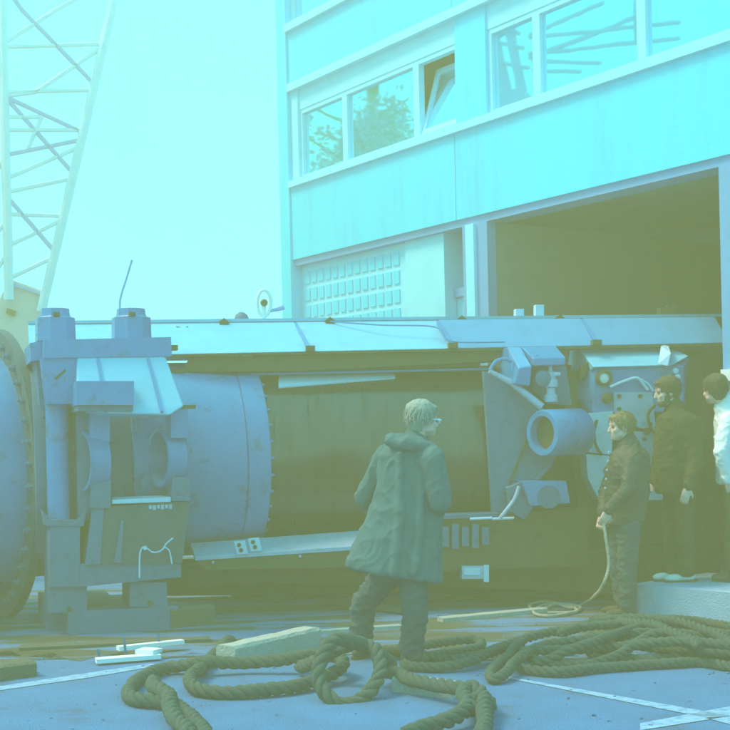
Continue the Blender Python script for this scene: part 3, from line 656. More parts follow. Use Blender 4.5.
def fuse(name, bm, m, parent, voxel=0.012, sm=3, fold=None, seed=0):
    """joins overlapping closed shapes into one continuous smooth surface; fold = (amount, scale xyz)"""
    bmesh.ops.recalc_face_normals(bm, faces=bm.faces)
    me = bpy.data.meshes.new(name); bm.to_mesh(me); bm.free()
    t = bpy.data.objects.new(name, me); COL.objects.link(t)
    md = t.modifiers.new('r', 'REMESH'); md.mode = 'VOXEL'; md.voxel_size = voxel
    dg = bpy.context.evaluated_depsgraph_get()
    b2 = NB(); b2.from_object(t, dg)
    bpy.data.objects.remove(t); bpy.data.meshes.remove(me)
    for _ in range(sm): bmesh.ops.smooth_vert(b2, verts=b2.verts, factor=0.5, use_axis_x=True, use_axis_y=True, use_axis_z=True)
    if fold:
        b2.normal_update()
        for v in b2.verts:
            d = 0
            for amt, sc in fold:
                if len(sc) == 4:      # sharp creases
                    q_ = mnoise.noise(Vector(((v.co.x + v.co.z * sc[3]) * sc[0] + seed, v.co.y * sc[1], (v.co.z - v.co.x * sc[3]) * sc[2])))
                    d += amt * max(0, 1 - abs(q_) * 5) ** 2
                    continue
                d += amt * mnoise.noise(Vector((v.co.x * sc[0] + seed, v.co.y * sc[1], v.co.z * sc[2])))
            v.co += v.normal * d
    o = obj(name, b2, m, parent, smooth=False)
    for p in o.data.polygons: p.use_smooth = True
    return o
def hand(bm, wr, d, pn, s=1.0, curl=0.5, side=1):
    """palm and five fingers: d along the hand, pn out of the palm, side = +-1 for the thumb"""
    d = Vector(d).normalized(); pn = Vector(pn); pn = (pn - d * pn.dot(d)).normalized(); ac = d.cross(pn) * side
    pc = wr + d * .05 * s
    ellip(bm, pc, d * .055 * s, ac * .040 * s, pn * .016 * s)
    for i, (L, o_) in enumerate(((.072, -.030), (.080, -.010), (.075, .010), (.060, .029))):
        b = wr + d * .092 * s + ac * o_ * s
        t1 = d * math.cos(curl * .6) + pn * math.sin(curl * .6); t2 = d * math.cos(curl * 1.6) + pn * math.sin(curl * 1.6); t3 = d * math.cos(curl * 2.4) + pn * math.sin(curl * 2.4)
        p1 = b + t1 * L * .42 * s; p2 = p1 + t2 * L * .33 * s; p3 = p2 + t3 * L * .25 * s
        limb(bm, [b - d * .015, p1, p2, p3], [.0095 * s, .009 * s, .0085 * s, .007 * s], 8)
    b = wr + d * .03 * s - ac * .033 * s; p1 = b + (d * .7 - ac * .55 + pn * .3).normalized() * .038 * s; p2 = p1 + (d * .85 - ac * .1 + pn * .5).normalized() * .03 * s
    limb(bm, [b, p1, p2], [.013 * s, .011 * s, .008 * s], 8)
def head(bm, c, f, s=1.0):
    f = Vector(f).normalized(); up = Vector((0, 0, 1)); up = (up - f * up.dot(f)).normalized(); sd_ = f.cross(up)
    E = lambda x, y, z, a, b, d: ellip(bm, c + (f * x + sd_ * y + up * z) * s, f * a * s, sd_ * b * s, up * d * s)
    E(-.012, 0, .025, .098, .076, .088)      # skull
    E(.030, 0, -.045, .058, .058, .070)      # face
    E(.058, 0, -.088, .028, .034, .022)      # chin
    E(.072, 0, .022, .018, .050, .012)       # brow
    E(.092, 0, -.018, .018, .011, .026); E(.102, 0, -.034, .015, .015, .012)   # nose
    E(.080, 0, -.062, .014, .024, .006); E(.078, 0, -.073, .013, .021, .006)   # lips
    for q in (-1, 1):
        E(.055, q * .045, -.028, .028, .020, .022)     # cheek
        E(-.012, q * .078, -.012, .020, .009, .032)    # ear
        E(.010, q * .048, -.062, .045, .018, .022)     # jaw
    return f, sd_, up
def person(label, J, cm, tm_, hm, shoe, face, fwd, coat, hair='short', scale=1.0, extra=None, group=None, sleeve=(.075, .058, .05), legr=(.095, .075, .062), hem=None, fold=None, fingers=0.6, voxel=.011):
    feet = (J['anL'] + J['anR']) / 2
    base = Vector((feet.x, feet.y, J['z']))
    r = thing('person', label, 'person', base, group)
    fwd = Vector((fwd[0], fwd[1], 0)).normalized(); sd_ = fwd.cross(Vector((0, 0, 1)))
    bm = NB()
    f, hs, hu = head(bm, J['head'], face, scale)
    nk = J['neck']
    limb(bm, [J['head'] - hu * .05 - f * .02, nk], [.052, .058])
    ch = (J['shL'] + J['shR']) / 2 - Vector((0, 0, .10)); pv = (J['hipL'] + J['hipR']) / 2
    ellip(bm, ch, sd_ * .15, fwd * .09, Vector((0, 0, .19))); ellip(bm, (ch + pv) / 2, sd_ * .13, fwd * .085, Vector((0, 0, .24))); ellip(bm, pv, sd_ * .15, fwd * .09, Vector((0, 0, .12)))
    limb(bm, [nk, ch], [.06, .07])
    for k, q in (('L', -1), ('R', 1)):
        limb(bm, [ch.lerp(J['sh' + k], .5), J['sh' + k], J['el' + k], J['wr' + k]], [.05, .048, .036, .026])
        dd = J.get('hd' + k, (J['wr' + k] - J['el' + k]).normalized())
        hand(bm, J['wr' + k], dd, J.get('pn' + k, -sd_ * q), scale, fingers, q * (1 if True else 1))
        limb(bm, [J['hip' + k], J['kn' + k], J['an' + k]], [.075, .05, .036])
        limb(bm, [J['an' + k], J['an' + k] + J.get('toe' + k, fwd) * .07 - Vector((0, 0, .045))], [.034, .022])
    fuse('body', bm, M['skin'], r, .0075, 3)
    # eyes
    for q in (-1, 1):
        bm = NB(); ellip(bm, J['head'] + (f * .078 + hs * q * .031 + hu * .002) * scale, f * .009, hs * .013, hu * .008, 10, 8); obj('eye', bm, M['eye'], r, smooth=True)
    # hair
    bm = NB(); c = J['head']
    ellip(bm, c + (-f * .022 + hu * .034) * scale, f * .104 * scale, hs * .086 * scale, hu * .094 * scale, 20, 14)
    ellip(bm, c + (-f * .058 - hu * .035) * scale, f * .055 * scale, hs * .068 * scale, hu * .06 * scale, 16, 12)
    ellip(bm, c + (f * .045 + hu * .082) * scale, f * .048 * scale, hs * .062 * scale, hu * .026 * scale, 16, 12)
    if hair == 'full':
        for q in (-1, 1): ellip(bm, c + (-f * .02 + hs * q * .06 + hu * .02) * scale, f * .06, hs * .032, hu * .055, 12, 10)
        ellip(bm, c + (-f * .03 + hu * .06) * scale, f * .108 * scale, hs * .095 * scale, hu * .08 * scale, 16, 12)
    fuse('hair', bm, M[hm], r, .008, 2, [(.005, (40, 40, 30)), (.003, (110, 110, 50))], 3)
    bm = NB()
    for k in range(900):
        a = random.uniform(0, 6.28); e = random.uniform(-.35, 1.57); d_ = (f * math.cos(a) * math.cos(e) + hs * math.sin(a) * math.cos(e) + hu * math.sin(e))
        if d_.dot(f) > .55 and d_.dot(hu) < .45: continue
        if d_.dot(hu) < -.1 and d_.dot(f) > .1: continue
        p = c + (-f * .022 + hu * .034) * scale + Vector((d_.dot(f) * .106, d_.dot(hs) * .088, d_.dot(hu) * .097)).x * f + d_.dot(hs) * .088 * hs + d_.dot(hu) * .097 * hu
        fl_ = (-hu * .9 - f * .25 + d_ * .15 + Vector((random.gauss(0, .16), random.gauss(0, .16), random.gauss(0, .16))))
        fl_ = (fl_ - d_ * fl_.dot(d_) * .85).normalized(); w_ = fl_.cross(d_).normalized() * .0035; L = random.uniform(.045, .085)
        v = [bm.verts.new(q) for q in (p - w_, p + w_, p + fl_ * L * .55 + d_ * .008 + w_ * .8, p + fl_ * L * .55 + d_ * .008 - w_ * .8, p + fl_ * L + d_ * .003)]
        bm.faces.new(v[:4]); bm.faces.new((v[3], v[2], v[4]))
    ho_ = obj('hair_strand', bm, M[hm], r); ho_['kind'] = 'stuff'
    if extra == 'beard' :
        bm = NB(); ellip(bm, c + (f * .050 - hu * .088) * scale, f * .042, hs * .050, hu * .036, 14, 10)
        for q in (-1, 1): ellip(bm, c + (f * .015 + hs * q * .052 - hu * .055) * scale, f * .036, hs * .018, hu * .04, 10, 8)
        fuse('beard', bm, M[hm], r, .008, 2, [(.006, (60, 60, 60))])
    # trousers
    bm = NB()
    ellip(bm, pv + Vector((0, 0, .03)), sd_ * .165, fwd * .115, Vector((0, 0, .15)))
    for k in 'LR': limb(bm, [J['hip' + k], J['kn' + k], J['an' + k] + Vector((0, 0, .015))], legr)
    fuse('trousers', bm, M[tm_], r, voxel, 3, [(.009, (9, 9, 16)), (.004, (30, 30, 45)), (.010, (8, 8, 14, .5)), (.009, (9, 9, 18, -.6))], 5)
    # shoes
    for k in 'LR':
        bm = NB(); a = J['an' + k]; t = J.get('toe' + k, fwd); t = Vector(t).normalized(); sdd = t.cross(Vector((0, 0, 1)))
        z0 = a.z - J.get('heel' + k, .085)
        tl = J.get('tilt' + k, 0.0)
        tt = (t - Vector((0, 0, tl))).normalized()
        ellip(bm, Vector((a.x, a.y, z0 + .045)) - tt * .01, tt * .075, sdd * .040, Vector((0, 0, .047))); ellip(bm, Vector((a.x, a.y, z0 + .036)) + tt * .10, tt * .095, sdd * .046, Vector((0, 0, .036)))
        limb(bm, [a + Vector((0, 0, .05)), Vector((a.x, a.y, z0 + .05))], [.047, .045])
        o = fuse('shoe', bm, M[shoe], r, .009, 2)
        bm = NB(); bz = Vector((a.x, a.y, z0 + .008))
        loft(bm, [(bz + tt * .045 + Vector((0, 0, h_)), tt * .145, sdd * .046) for h_ in (-.008, .010)], 24); obj('sole', bm, M['black_rubber'], o)
    # coat
    bm = NB(); loft(bm, coat)
    for k in 'LR':
        s_, e_, w_ = J['sh' + k], J['el' + k], J['wr' + k]
        limb(bm, [ch.lerp(s_, .6), s_, e_, e_.lerp(w_, .93)], [sleeve[0] * 1.05, sleeve[0], sleeve[1], sleeve[2]])
    limb(bm, [nk - Vector((0, 0, .03)), nk + Vector((0, 0, .02))], [.10, .075])
    if hem: hem(bm)
    o = fuse('jacket' if cm != 'shirt' else 'shirt', bm, M[cm], r, voxel, 3, fold or [(.013, (8, 8, 5)), (.007, (22, 22, 18)), (.008, (9, 9, 8, .6)), (.006, (10, 10, 12, -.7))], 9)
    return r, o, (f, hs, hu)
def ring(px, py, D, hw, hd, side=None, roll=0.0):
    k = D / FPX; c = P(px, py, D)
    return (c, Vector((hw * k, 0, -hw * k * roll)), Vector((0, hd, 0)))
# man in the parka, seen from behind
J = dict(z=0, head=P(424, 420, 8.62), neck=P(414, 441, 8.60), shL=P(386, 457, 8.76), shR=P(433, 459, 8.42), elL=P(365, 497, 8.86), elR=P(440, 501, 8.42), wrL=P(385, 522, 9.02), wrR=P(430, 522, 8.86),
         hipL=P(393, 566, 8.70), hipR=P(412, 566, 8.55), knL=P(364, 603, 8.92), knR=P(415, 612, 8.50), anL=P(360, 644, 9.0), anR=P(411, 656, 8.56), toeL=Vector((.55, .83, 0)), toeR=Vector((.6, .8, 0)))
J['anL'].z = .085; J['anR'].z = .085
coat = [ring(412, 446, 8.58, 22, .10), ring(411, 454, 8.58, 33, .13), ring(410, 475, 8.58, 33, .15), ring(407, 500, 8.58, 35, .165), ring(402, 530, 8.58, 40, .18, roll=.08), ring(396, 556, 8.58, 45, .20, roll=.15), ring(394, 569, 8.58, 48, .215, roll=.19), ring(394, 574, 8.58, 48, .215, roll=.19)]
def hood1(bm):
    for x, y, D, a, b, c in ((398, 443, 8.48, .085, .05, .045), (414, 444, 8.44, .11, .05, .045), (428, 447, 8.46, .07, .05, .045), (408, 437, 8.50, .12, .05, .022), (392, 438, 8.50, .045, .05, .030)):
        ellip(bm, P(x, y, D), (a, 0, -a * .12), (0, b, 0), (0, 0, c))
    for x in (400, 420): limb(bm, [P(x, 455, 8.44), P(x, 520, 8.41), P(x - 6, 572, 8.37)], [.02, .03, .03])
r1, o1, hx = person('fair haired man in a long hooded parka walking away past the dark tube', J, 'coat', 'jeans', 'hair_fair', 'shoe', (.86, .50, -.06), (.62, .78), coat, hair='full', sleeve=(.082, .072, .055), legr=(.10, .085, .078), hem=hood1,
    fold=[(.011, (7, 7, 1.8)), (.008, (16, 9, 11)), (.007, (7, 7, 3.0, .5)), (.006, (9, 9, 4.5, -.8)), (.003, (60, 60, 18))])
f, hs, hu = hx; c = J['head']
bm = NB(); ellip(bm, c + f * .092 + hs * .034 - hu * .004, f * .004, hs * .026, hu * .022, 12, 8)
tube(bm, [c + f * .095 + hs * .062 + hu * .002, c - f * .005 + hs * .085 + hu * .006], .005, 6)
ellip(bm, c + f * .092 - hs * .034 - hu * .004, f * .004, hs * .026, hu * .022, 12, 8); tube(bm, [c + f * .098 - hs * .03, c + f * .098 + hs * .03], .004, 6)
obj('glasses', bm, M['white'], r1, smooth=True)
# man in the dark leather jacket, looking left
D2 = 10.75
J = dict(z=0, head=P(620, 427, D2), neck=P(628, 443, D2), shL=P(634, 457, D2 - .16), shR=P(620, 457, D2 + .17), elL=P(627, 490, D2 - .24), elR=P(607, 490, D2 + .2), wrL=P(608, 511, D2 - .20), wrR=P(603, 515, D2 + .06),
         hipL=P(629, 524, D2 - .08), hipR=P(621, 524, D2 + .09), knL=P(627, 568, D2 - .09), knR=P(619, 568, D2 + .09), anL=P(628, 610, D2 - .09), anR=P(624, 609, D2 + .08), toeL=Vector((-1, -.15, 0)), toeR=Vector((-1, .1, 0)),
         hdL=Vector((-.45, 0, -.9)), hdR=Vector((-.3, -.2, -.9)))
J['anL'].z = .085; J['anR'].z = .085
coat = [ring(629, 446, D2, 10, .11), ring(630, 453, D2, 18, .19), ring(628, 470, D2, 22, .19), ring(627, 495, D2, 21, .17), ring(626, 515, D2, 19, .17), ring(625, 524, D2, 19, .175)]
r2, o2, hx = person('man in a dark leather jacket on the asphalt holding a thin rope', J, 'leather', 'jeans', 'hair_brown', 'shoe', (-.97, -.22, -.02), (-1, -.05), coat, sleeve=(.072, .06, .05), legr=(.098, .078, .070), fingers=.9)
bm = NB(); w0 = J['wrL']; dd = (J['elL'] - w0).normalized(); lathe(bm, w0 + dd * .005, dd, [(0, .034), (.022, .034)], 16); obj('wristwatch', bm, M['white'], r2)
for k in range(5):
    bm = NB(); lathe(bm, P(609 + k * -.9, 452 + k * 9, D2 - .15 - .01 * k), (-.75, -.66, 0), [(0, .010), (.008, .008)], 8); obj('button', bm, M['steel'], r2)
# bearded man on the plinth
D3 = 11.0
J = dict(z=.25, head=P(666, 392, D3), neck=P(675, 409, D3), shL=P(686, 424, D3 - .17), shR=P(668, 422, D3 + .17), elL=P(697, 461, D3 - .22), elR=P(660, 462, D3 + .2), wrL=P(688, 487, D3 - .26), wrR=P(652, 482, D3 + .05),
         hipL=P(684, 490, D3 - .09), hipR=P(675, 490, D3 + .1), knL=P(684, 530, D3 - .1), knR=P(673, 530, D3 + .1), anL=P(686, 573, D3 - .1), anR=P(673, 573, D3 + .02), toeL=Vector((-1, -.1, 0)), toeR=Vector((-1, -.3, 0)), hdL=Vector((-.3, 0, -.95)))
J['anL'].z = .335; J['anR'].z = .335
coat = [ring(676, 411, D3, 11, .10), ring(679, 418, D3, 21, .19), ring(680, 440, D3, 25, .2), ring(679, 465, D3, 25, .19), ring(678, 485, D3, 23, .18), ring(678, 493, D3, 22, .18)]
r3, o3, hx = person('bearded dark haired man in a dark jacket and pale shoes on the plinth', J, 'cloth_dark', 'cloth_dark', 'hair', 'shoe_pale', (-.98, -.15, -.12), (-.95, .25), coat, hair='full', sleeve=(.074, .066, .052), legr=(.105, .085, .075), extra='beard')
# man in white at the right edge
D4 = 11.0
J = dict(z=.25, head=P(714, 390, D4 - .1), neck=P(725, 405, D4 - .1), shL=P(729, 420, D4 - .28), shR=P(742, 420, D4 + .1), elL=P(722, 452, D4 - .34), elR=P(748, 455, D4 + .16), wrL=P(728, 480, D4 - .30), wrR=P(735, 478, D4 + .2),
         hipL=P(735, 487, D4 - .2), hipR=P(748, 487, D4), knL=P(733, 530, D4 - .22), knR=P(748, 530, D4), anL=P(734, 575, D4 - .2), anR=P(746, 575, D4), toeL=Vector((-.8, .5, 0)), toeR=Vector((-.8, .5, 0)))
J['anL'].z = .335; J['anR'].z = .335
coat = [ring(730, 408, D4 - .1, 12, .10), ring(735, 415, D4 - .1, 20, .16), ring(738, 440, D4 - .1, 23, .17), ring(738, 470, D4 - .1, 21, .16), ring(738, 484, D4 - .1, 21, .16)]
person('man in a white shirt and dark trousers cut off by the right edge', J, 'shirt', 'cloth_dark', 'hair', 'shoe', (-.45, .88, -.1), (-.8, .55), coat, hair='full', sleeve=(.075, .062, .052), legr=(.10, .08, .072))

# ------------------------------------------------------------------ ropes
def rope(name, label, pts, rad, pitch=None, m='rope', step=None, strands=3, seg=7, loc=None, lay=0.0, parts=None):
    pitch = pitch or rad * 5.0
    c = resample(spline(pts, rad * .6), step or pitch / 11)
    c = [p + Vector((mnoise.noise(p * 3.1), mnoise.noise(p * 3.1 + Vector((5, 0, 0))), .5 * abs(mnoise.noise(p * 2.3 + Vector((0, 9, 0)))))) * rad * .8 for p in c]
    fr = frames(c); bm = NB()
    for s in range(strands):
        ln = []
        for i, (p, (t, n_, b)) in enumerate(zip(c, fr)):
            a = 2 * math.pi * (s / strands + i * (step or pitch / 11) / pitch)
            a += .5 * mnoise.noise(p * 2.2 + Vector((0, 0, 7)))
            w_ = 1 + .16 * mnoise.noise(p * 5 + Vector((s * 9, 0, 0)))
            ln.append(p + (n_ * math.cos(a) + b * math.sin(a)) * rad * .52 * w_)
        tube(bm, ln, [rad * .56 * (1 + .14 * mnoise.noise(q_ * 14 + Vector((s * 5, 3, 0)))) for q_ in ln], seg)
    for i in range(0, len(c), 2):
        t, n_, b = fr[i]                                # loose fibres standing off the lay
        for _ in range(2):
            a = random.uniform(0, 6.28); o_ = n_ * math.cos(a) + b * math.sin(a); q0 = c[i] + o_ * rad * .95
            q1 = q0 + (o_ * random.uniform(.1, .45) + t * random.uniform(-.9, .9)) * rad * .8; w_ = t.cross(o_) * rad * .03
            bm.faces.new([bm.verts.new(q0 - w_), bm.verts.new(q0 + w_), bm.verts.new(q1)])
    o = obj(name, bm, M[m], None, loc=loc or Vector((c[0].x, c[0].y, 0)))
    for p in o.data.polygons: p.use_smooth = True
    return o
def gp_(l, lift=0.0, rad=.04):
    """ground points from photo pixels, (px, py[, height])"""
    out = []
    for q in l:
        z = rad + (q[2] if len(q) > 2 else 0) ; out.append(G(q[0], q[1], z))
    return out
HR = .042
o = rope('rope', '', gp_([(232, 640), (212, 658), (193, 676, .02), (200, 690), (240, 692), (290, 688), (330, 676, .02), (345, 662, .06), (322, 655, .07), (280, 660, .05), (240, 663, .03), (205, 662, .05), (170, 668), (146, 676), (132, 684), (131, 694), (140, 700), (160, 702), (180, 708), (196, 722), (206, 738)], rad=HR), HR)
prop(o, 'rope in a flat oval bight running left to a spliced end', 'rope', 'heavy ropes on the asphalt')
o = rope('rope', '', gp_([(150, 682, .03), (160, 690, .05), (170, 700, .05), (176, 716, .02), (190, 736)], rad=HR), HR * 1.05)
prop(o, 'short thick rope end doubled against the spliced eye at the bottom left', 'rope', 'heavy ropes on the asphalt')
# standing loop: rises off the ground in front of the man's feet
DL = 7.75
lp = [(390, 664, 8.2), (372, 652, 7.95), (352, 642, 7.8), (336, 640, 7.72), (325, 650, 7.66), (319, 668, 7.6), (322, 688, 7.55), (336, 702, 7.52), (354, 703, 7.55), (370, 692, 7.6), (379, 672, 7.7), (374, 652, 7.82), (356, 644, 7.95), (336, 650, 8.0), (322, 660, 8.1), (300, 668, 8.4)]
o = rope('rope', '', [P(*q) for q in lp], HR); prop(o, 'tarred rope standing up in a round loop beside the walking man', 'rope', 'heavy ropes on the asphalt')
o = rope('rope', '', gp_([(385, 672, .03), (404, 678, .05), (430, 684, .05), (458, 688, .06), (478, 692, .04), (488, 702, .02), (484, 712), (470, 708, .05), (462, 692, .09), (472, 688, .1), (482, 700, .06), (484, 722, .02), (478, 740)], rad=HR), HR)
prop(o, 'thick rope turning down in a kink at the bottom, right of the walking man', 'rope', 'heavy ropes on the asphalt')
o = rope('rope', '', gp_([(478, 690, .05), (468, 708, .05), (450, 720, .02), (425, 728), (405, 736)], rad=HR), HR)
prop(o, 'rope with clear twisted strands running to the bottom edge below the kink', 'rope', 'heavy ropes on the asphalt')
R2 = .033
o = rope('rope', '', gp_([(380, 650), (410, 654), (450, 660), (490, 654, .03), (512, 644, .05), (545, 634, .08), (590, 627, .11), (640, 624, .12), (690, 630, .08), (740, 636, .04)], rad=R2), R2)
prop(o, 'topmost rope of the pile running from the right edge to the walking man', 'rope', 'heavy ropes on the asphalt')
o = rope('rope', '', gp_([(400, 666), (440, 668), (475, 660, .03), (500, 648, .06), (520, 642, .08), (512, 652, .06), (498, 664, .02), (490, 676), (496, 680), (508, 672, .02), (520, 658, .06), (545, 646, .08), (580, 640, .10), (630, 634, .12), (680, 634, .10), (740, 642, .05)], rad=R2), R2)
prop(o, 'rope making the narrow drooping bight at the left end of the pile', 'rope', 'heavy ropes on the asphalt')
o = rope('rope', '', gp_([(522, 650, .04), (536, 660, .02), (560, 665), (590, 664, .01), (615, 656, .04), (640, 642, .10), (660, 634, .14), (690, 640, .10), (740, 652, .03)], rad=R2), R2)
prop(o, 'rope curving along the front of the pile like a smile below the plinth', 'rope', 'heavy ropes on the asphalt')
o = rope('rope', '', gp_([(740, 660), (690, 658), (650, 660), (610, 658), (588, 652, .02), (584, 642, .06), (596, 636, .08), (630, 644, .06), (670, 650, .05), (740, 655, .04)], rad=R2), R2)
prop(o, 'rope folded back on itself in the middle of the pile before the plinth', 'rope', 'heavy ropes on the asphalt')
o = rope('rope', '', gp_([(740, 668), (700, 662, .0), (665, 664), (630, 666), (600, 668), (560, 672), (530, 670), (516, 662, .03), (530, 652, .06), (570, 650, .06), (610, 648, .07), (670, 642, .12), (740, 646, .12)], rad=R2), R2)
prop(o, 'lowest rope of the pile lying flat at its front edge', 'rope', 'heavy ropes on the asphalt')
o = rope('rope', '', gp_([(395, 650), (430, 644, .02), (470, 640, .02), (480, 646), (450, 654), (410, 660)], rad=R2), R2)
prop(o, 'rope bight lying right of the walking man, behind the other ropes', 'rope', 'heavy ropes on the asphalt')
for lab, l in (('rope crossing the pile aslant from the plinth foot to its middle', [(740, 628), (700, 622), (665, 620, .06), (630, 630, .14), (600, 640, .13), (570, 650, .09), (548, 660, .03), (530, 664)]),
               ('rope arching over the top of the pile near the right edge', [(560, 634, .1), (600, 622, .12), (640, 618, .15), (680, 622, .15), (715, 634, .12), (740, 650, .08)]),
               ('loose rope end poking out of the pile towards the plinth corner', [(700, 646, .12), (660, 628, .16), (625, 622, .14), (600, 618, .06), (588, 622, .02)])):
    prop(rope('rope', '', gp_(l, rad=R2), R2), lab, 'rope', 'heavy ropes on the asphalt')
# thin rope from the hand to a little tangle
tp = [J0 for J0 in ()]
hp_ = P(603, 521, D2 - .18)
pts = [hp_, P(606, 540, 10.5), P(609, 566, 10.45), P(601, 588, 10.45)] + gp_([(586, 603), (572, 608), (556, 604), (540, 607), (534, 613), (550, 616), (574, 612), (580, 607), (560, 604), (538, 610), (530, 606), (545, 602), (570, 606), (576, 612), (548, 613)], rad=.02)
o = rope('hand_line', '', pts, .013, m='rope_thin', seg=5); prop(o, 'thin pale rope hanging from a hand into a small tangle on the ground', 'rope')

# ------------------------------------------------------------------ timber and odds and ends
def timber(name, label, p, q, w, h, m, z=0.0, cat='timber', tilt=0.0, seed=0, grp=None):
    a, b = G(*p, 0), G(*q, 0); a.z = b.z = z + h / 2; b.z += tilt
    bm = NB(); n_ = 14; d = (b - a); s_ = d.normalized().cross(Vector((0, 0, 1)))
    rings = []
    for i in range(n_ + 1):
        c = a + d * i / n_; k = lambda j: 1 + .09 * mnoise.noise(Vector((i * .6 + seed, j * 3.1, seed)))
        rings.append([bm.verts.new(c + s_ * w / 2 * x * k(j) + Vector((0, 0, h / 2 * y * (k(j + 5) if y > 0 else 1)))) for j, (x, y) in enumerate(((-1, -1), (1, -1), (1, .72), (.78, 1), (-.78, 1), (-1, .72)))])
    for A, B_ in zip(rings, rings[1:]):
        for k in range(6): bm.faces.new((A[k], A[(k + 1) % 6], B_[(k + 1) % 6], B_[k]))
    bm.faces.new(rings[0][::-1]); bm.faces.new(rings[-1])
    o = obj(name, bm, M[m], None, loc=Vector((a.x, a.y, z)), bevel=.004)
    return prop(o, label, cat, grp)
timber('log', 'pale weathered squared log lying behind the oval rope bight', (226, 668), (312, 647), .17, .15, 'wood', seed=1, cat='log')
timber('log', 'dark rough stub of timber under the ropes at the walking man\'s feet', (398, 690), (458, 698), .12, .09, 'wood', seed=2, cat='log')
timber('timber', 'short dark baulk against the right end of the gripper base', (168, 628), (212, 624), .16, .17, 'wood_dark', seed=3)
timber('timber', 'dark sleeper lying flat at the left edge in front of the base', (-30, 682), (30, 674), .24, .10, 'wood_dark', seed=4)
timber('plank', 'thin dark plank behind the walking man with its end raised', (322, 604), (420, 616), .16, .035, 'wood_dark', seed=5, cat='plank', z=.02)
timber('plank', 'long pale plank lying between the walking man and the leather jacket', (440, 622), (545, 612), .10, .04, 'wood', seed=6, cat='plank')
timber('plank', 'long dark plank lying along the ground under the front of the machine', (430, 600), (640, 590), .14, .04, 'wood_dark', seed=7, cat='plank')
timber('plank', 'dark board lying left of the oval rope, before the base slab', (20, 650), (210, 641), .14, .03, 'wood_dark', seed=8, cat='plank')
timber('plank', 'narrow pale lath lying behind the standing rope loop', (315, 634), (400, 628), .07, .03, 'wood', seed=9, cat='plank')
# dark tarpaulin heap beneath the shelf
bm = NB()
for x, y, a, b_, c_ in ((262, 596, .30, .2, .09), (295, 594, .28, .2, .08), (320, 590, .25, .18, .07), (278, 600, .2, .15, .07), (345, 590, .18, .14, .06)):
    ellip(bm, G(x, y), (a, 0, 0), (0, b_, 0), (0, 0, c_))
c0 = G(290, 596)
tt = thing('tarpaulin', 'crumpled dark tarpaulin heaped on the ground beneath the shelf', 'tarpaulin', c0)
fuse('cloth', bm, M['wood_dark'], tt, .02, 2, [(.03, (6, 6, 10)), (.015, (18, 18, 18))])
for i, (x0, y0, x1, y1, w_) in enumerate(((420, 588, 470, 584, .05), (500, 600, 530, 594, .05))):
    pass
# white painted trestle piece lying on the ground
tr = thing('trestle', 'white painted trestle piece lying on the asphalt before the base slab', 'trestle', G(140, 664))
def lath(p, q, w, h, z, nm='board'):
    a, b = G(*p), G(*q); a.z += z; b.z += z
    return obj(nm, beam(NB(), a, b, w, h), M['white'], tr, bevel=.004)
lath((96, 665), (160, 660), .10, .03, .03); lath((118, 657), (183, 650), .07, .03, .062); lath((140, 659), (158, 660), .12, .028, .061, 'gusset')
for x, y in ((126, 657), (160, 652), (100, 662)):
    a = G(x, y); obj('peg', beam(NB(), a + Vector((0, 0, .02)), a + Vector((-.012, 0, .14 if x > 110 else .09)), .016, .016, Vector((1, 0, 0))), M['paint_dull'], tr)
# loose litter of small stones
sb = NB()
for k in range(380):
    x, y = random.uniform(-2.6, 3.2), random.uniform(6.3, 11.0); s_ = random.uniform(.006, .016) if k % 9 else random.uniform(.012, .018)
    vs = [sb.verts.new((x + random.uniform(-1, 1) * s_, y + random.uniform(-1, 1) * s_, random.uniform(.001, .8) * s_)) for _ in range(7)]
    bmesh.ops.convex_hull(sb, input=vs)
o = obj('gravel', sb, M['asphalt'], None); o['kind'] = 'stuff'

# ------------------------------------------------------------------ seen mirrored in the windows: a tree and a second boom beyond the left edge of the frame
def mirror(px, py, dist):
    """point that shows at this pixel as a reflection in the facade plane"""
    d = ray(px, py); o_ = F0 + NI * .11; t = (o_ - CAM).dot(NI) / d.dot(NI); h_ = CAM + d * t
    r_ = d - NI * 2 * d.dot(NI); return h_ + r_.normalized() * dist
c = mirror(377, 131, 9.0)
tree = thing('tree', 'leafy tree beyond the left edge, seen mirrored in the office windows', 'tree', Vector((c.x, c.y, 0)))
bm = NB(); pts = [Vector((c.x, c.y, 0)), Vector((c.x + .1, c.y, 3)), Vector((c.x, c.y + .1, c.z)), Vector((c.x + .05, c.y, c.z + 1.2))]; tube(bm, spline(pts, .3), [.18 - .0105 * i for i in range(len(spline(pts, .3)))] if len(spline(pts, .3)) < 17 else .09, 8)
for k in range(12):
    a = random.uniform(0, 6.28); z0 = c.z - 1.5 + k * .2; L = random.uniform(.6, 1.4)
    tube(bm, [Vector((c.x, c.y, z0)), Vector((c.x + L * math.cos(a), c.y + L * math.sin(a), z0 + L * .5))], [.05, .015], 6)
obj('trunk', bm, M['bark'], tree)
bm = NB()
cl = [Vector((c.x + random.gauss(0, .42), c.y + random.gauss(0, .42), c.z + random.gauss(-.5, .42))) for _ in range(90)]
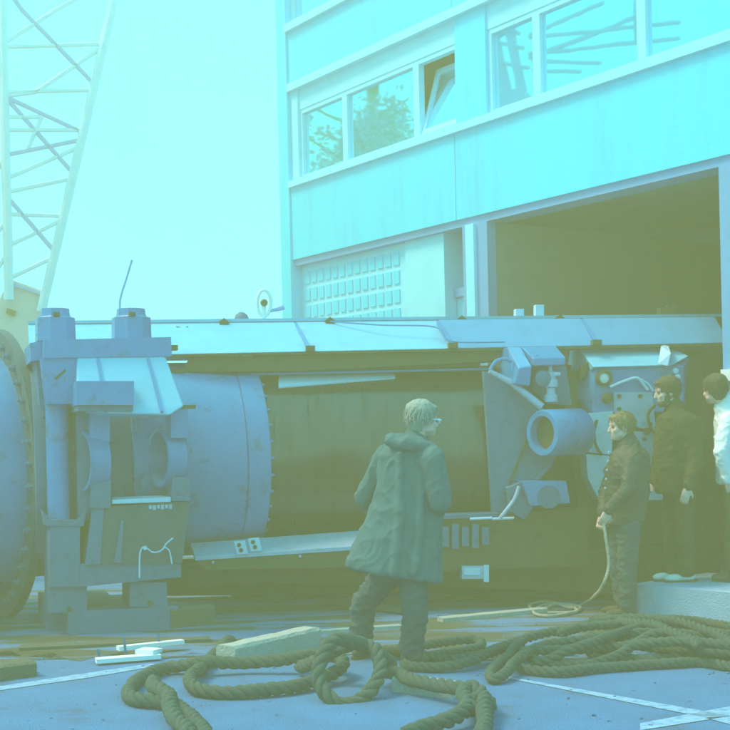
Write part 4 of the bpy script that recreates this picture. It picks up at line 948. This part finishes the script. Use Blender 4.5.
for q in cl:
    for k in range(60):
        p = q + Vector((random.gauss(0, .17), random.gauss(0, .17), random.gauss(0, .13))); a, b_ = Vector((random.gauss(0, 1), random.gauss(0, 1), random.gauss(0, 1))).normalized() * .075, Vector((random.gauss(0, 1), random.gauss(0, 1), random.gauss(0, 1))).normalized() * .045
        bm.faces.new([bm.verts.new(p - a), bm.verts.new(p + b_), bm.verts.new(p + a), bm.verts.new(p - b_)])
me_o = obj('crown', bm, M['leaf'], tree)
k2 = mirror(560, 60, 7.0)
cr2 = thing('crane', 'grey lattice boom beyond the left edge, seen mirrored in the office windows', 'crane', Vector((k2.x, k2.y, 0)))
def mb(p, q, d0=7.0, d1=7.0, r_=.045, nm='boom_chord'):
    obj(nm, tube(NB(), [mirror(*p, d0), mirror(*q, d1)], r_, 8), M['trim_blue'], cr2, smooth=True)
mb((486, 0), (507, 97), r_=.10); mb((503, 0), (523, 92), r_=.08); mb((478, -40), (486, 0), r_=.10)
for p, q in (((530, 36), (604, 2)), ((530, 38), (680, 22)), ((530, 58), (640, 16)), ((530, 54), (680, 38)), ((534, 60), (602, 64)), ((534, 70), (580, 72)), ((500, 36), (524, 20)), ((498, 62), (530, 68)), ((490, 40), (524, 48)), ((490, 20), (520, 34)), ((637, -10), (637, 45))):
    mb(p, q, nm='brace', r_=.035)
base_ = Vector((k2.x, k2.y, 0))
obj('boom_foot', beam(NB(), Vector((k2.x, k2.y, 0)), mirror(515, 95, 7.0), .5, .4, Vector((0, 1, 0))), M['trim_blue'], cr2, bevel=.02)

# ------------------------------------------------------------------ added veil of tinted air that lifts the shadows to olive
hz = NB(); obox(hz, (0, 9.5, 4.3), (22, 0, 0), (0, 15.5, 0), (0, 0, 5.3))
hm = bpy.data.materials.new('added_haze'); hm.use_nodes = True
n, l = hm.node_tree.nodes, hm.node_tree.links; n.clear()
ho = n.new('ShaderNodeOutputMaterial'); hv = n.new('ShaderNodeVolumePrincipled')
hv.inputs['Density'].default_value = ADDED_HAZE_D; hv.inputs['Color'].default_value = (*ADDED_HAZE_COL, 1); hv.inputs['Anisotropy'].default_value = 0.0
l.new(hv.outputs[0], ho.inputs['Volume'])
h = obj('added_haze', hz, hm); h['kind'] = 'stuff'
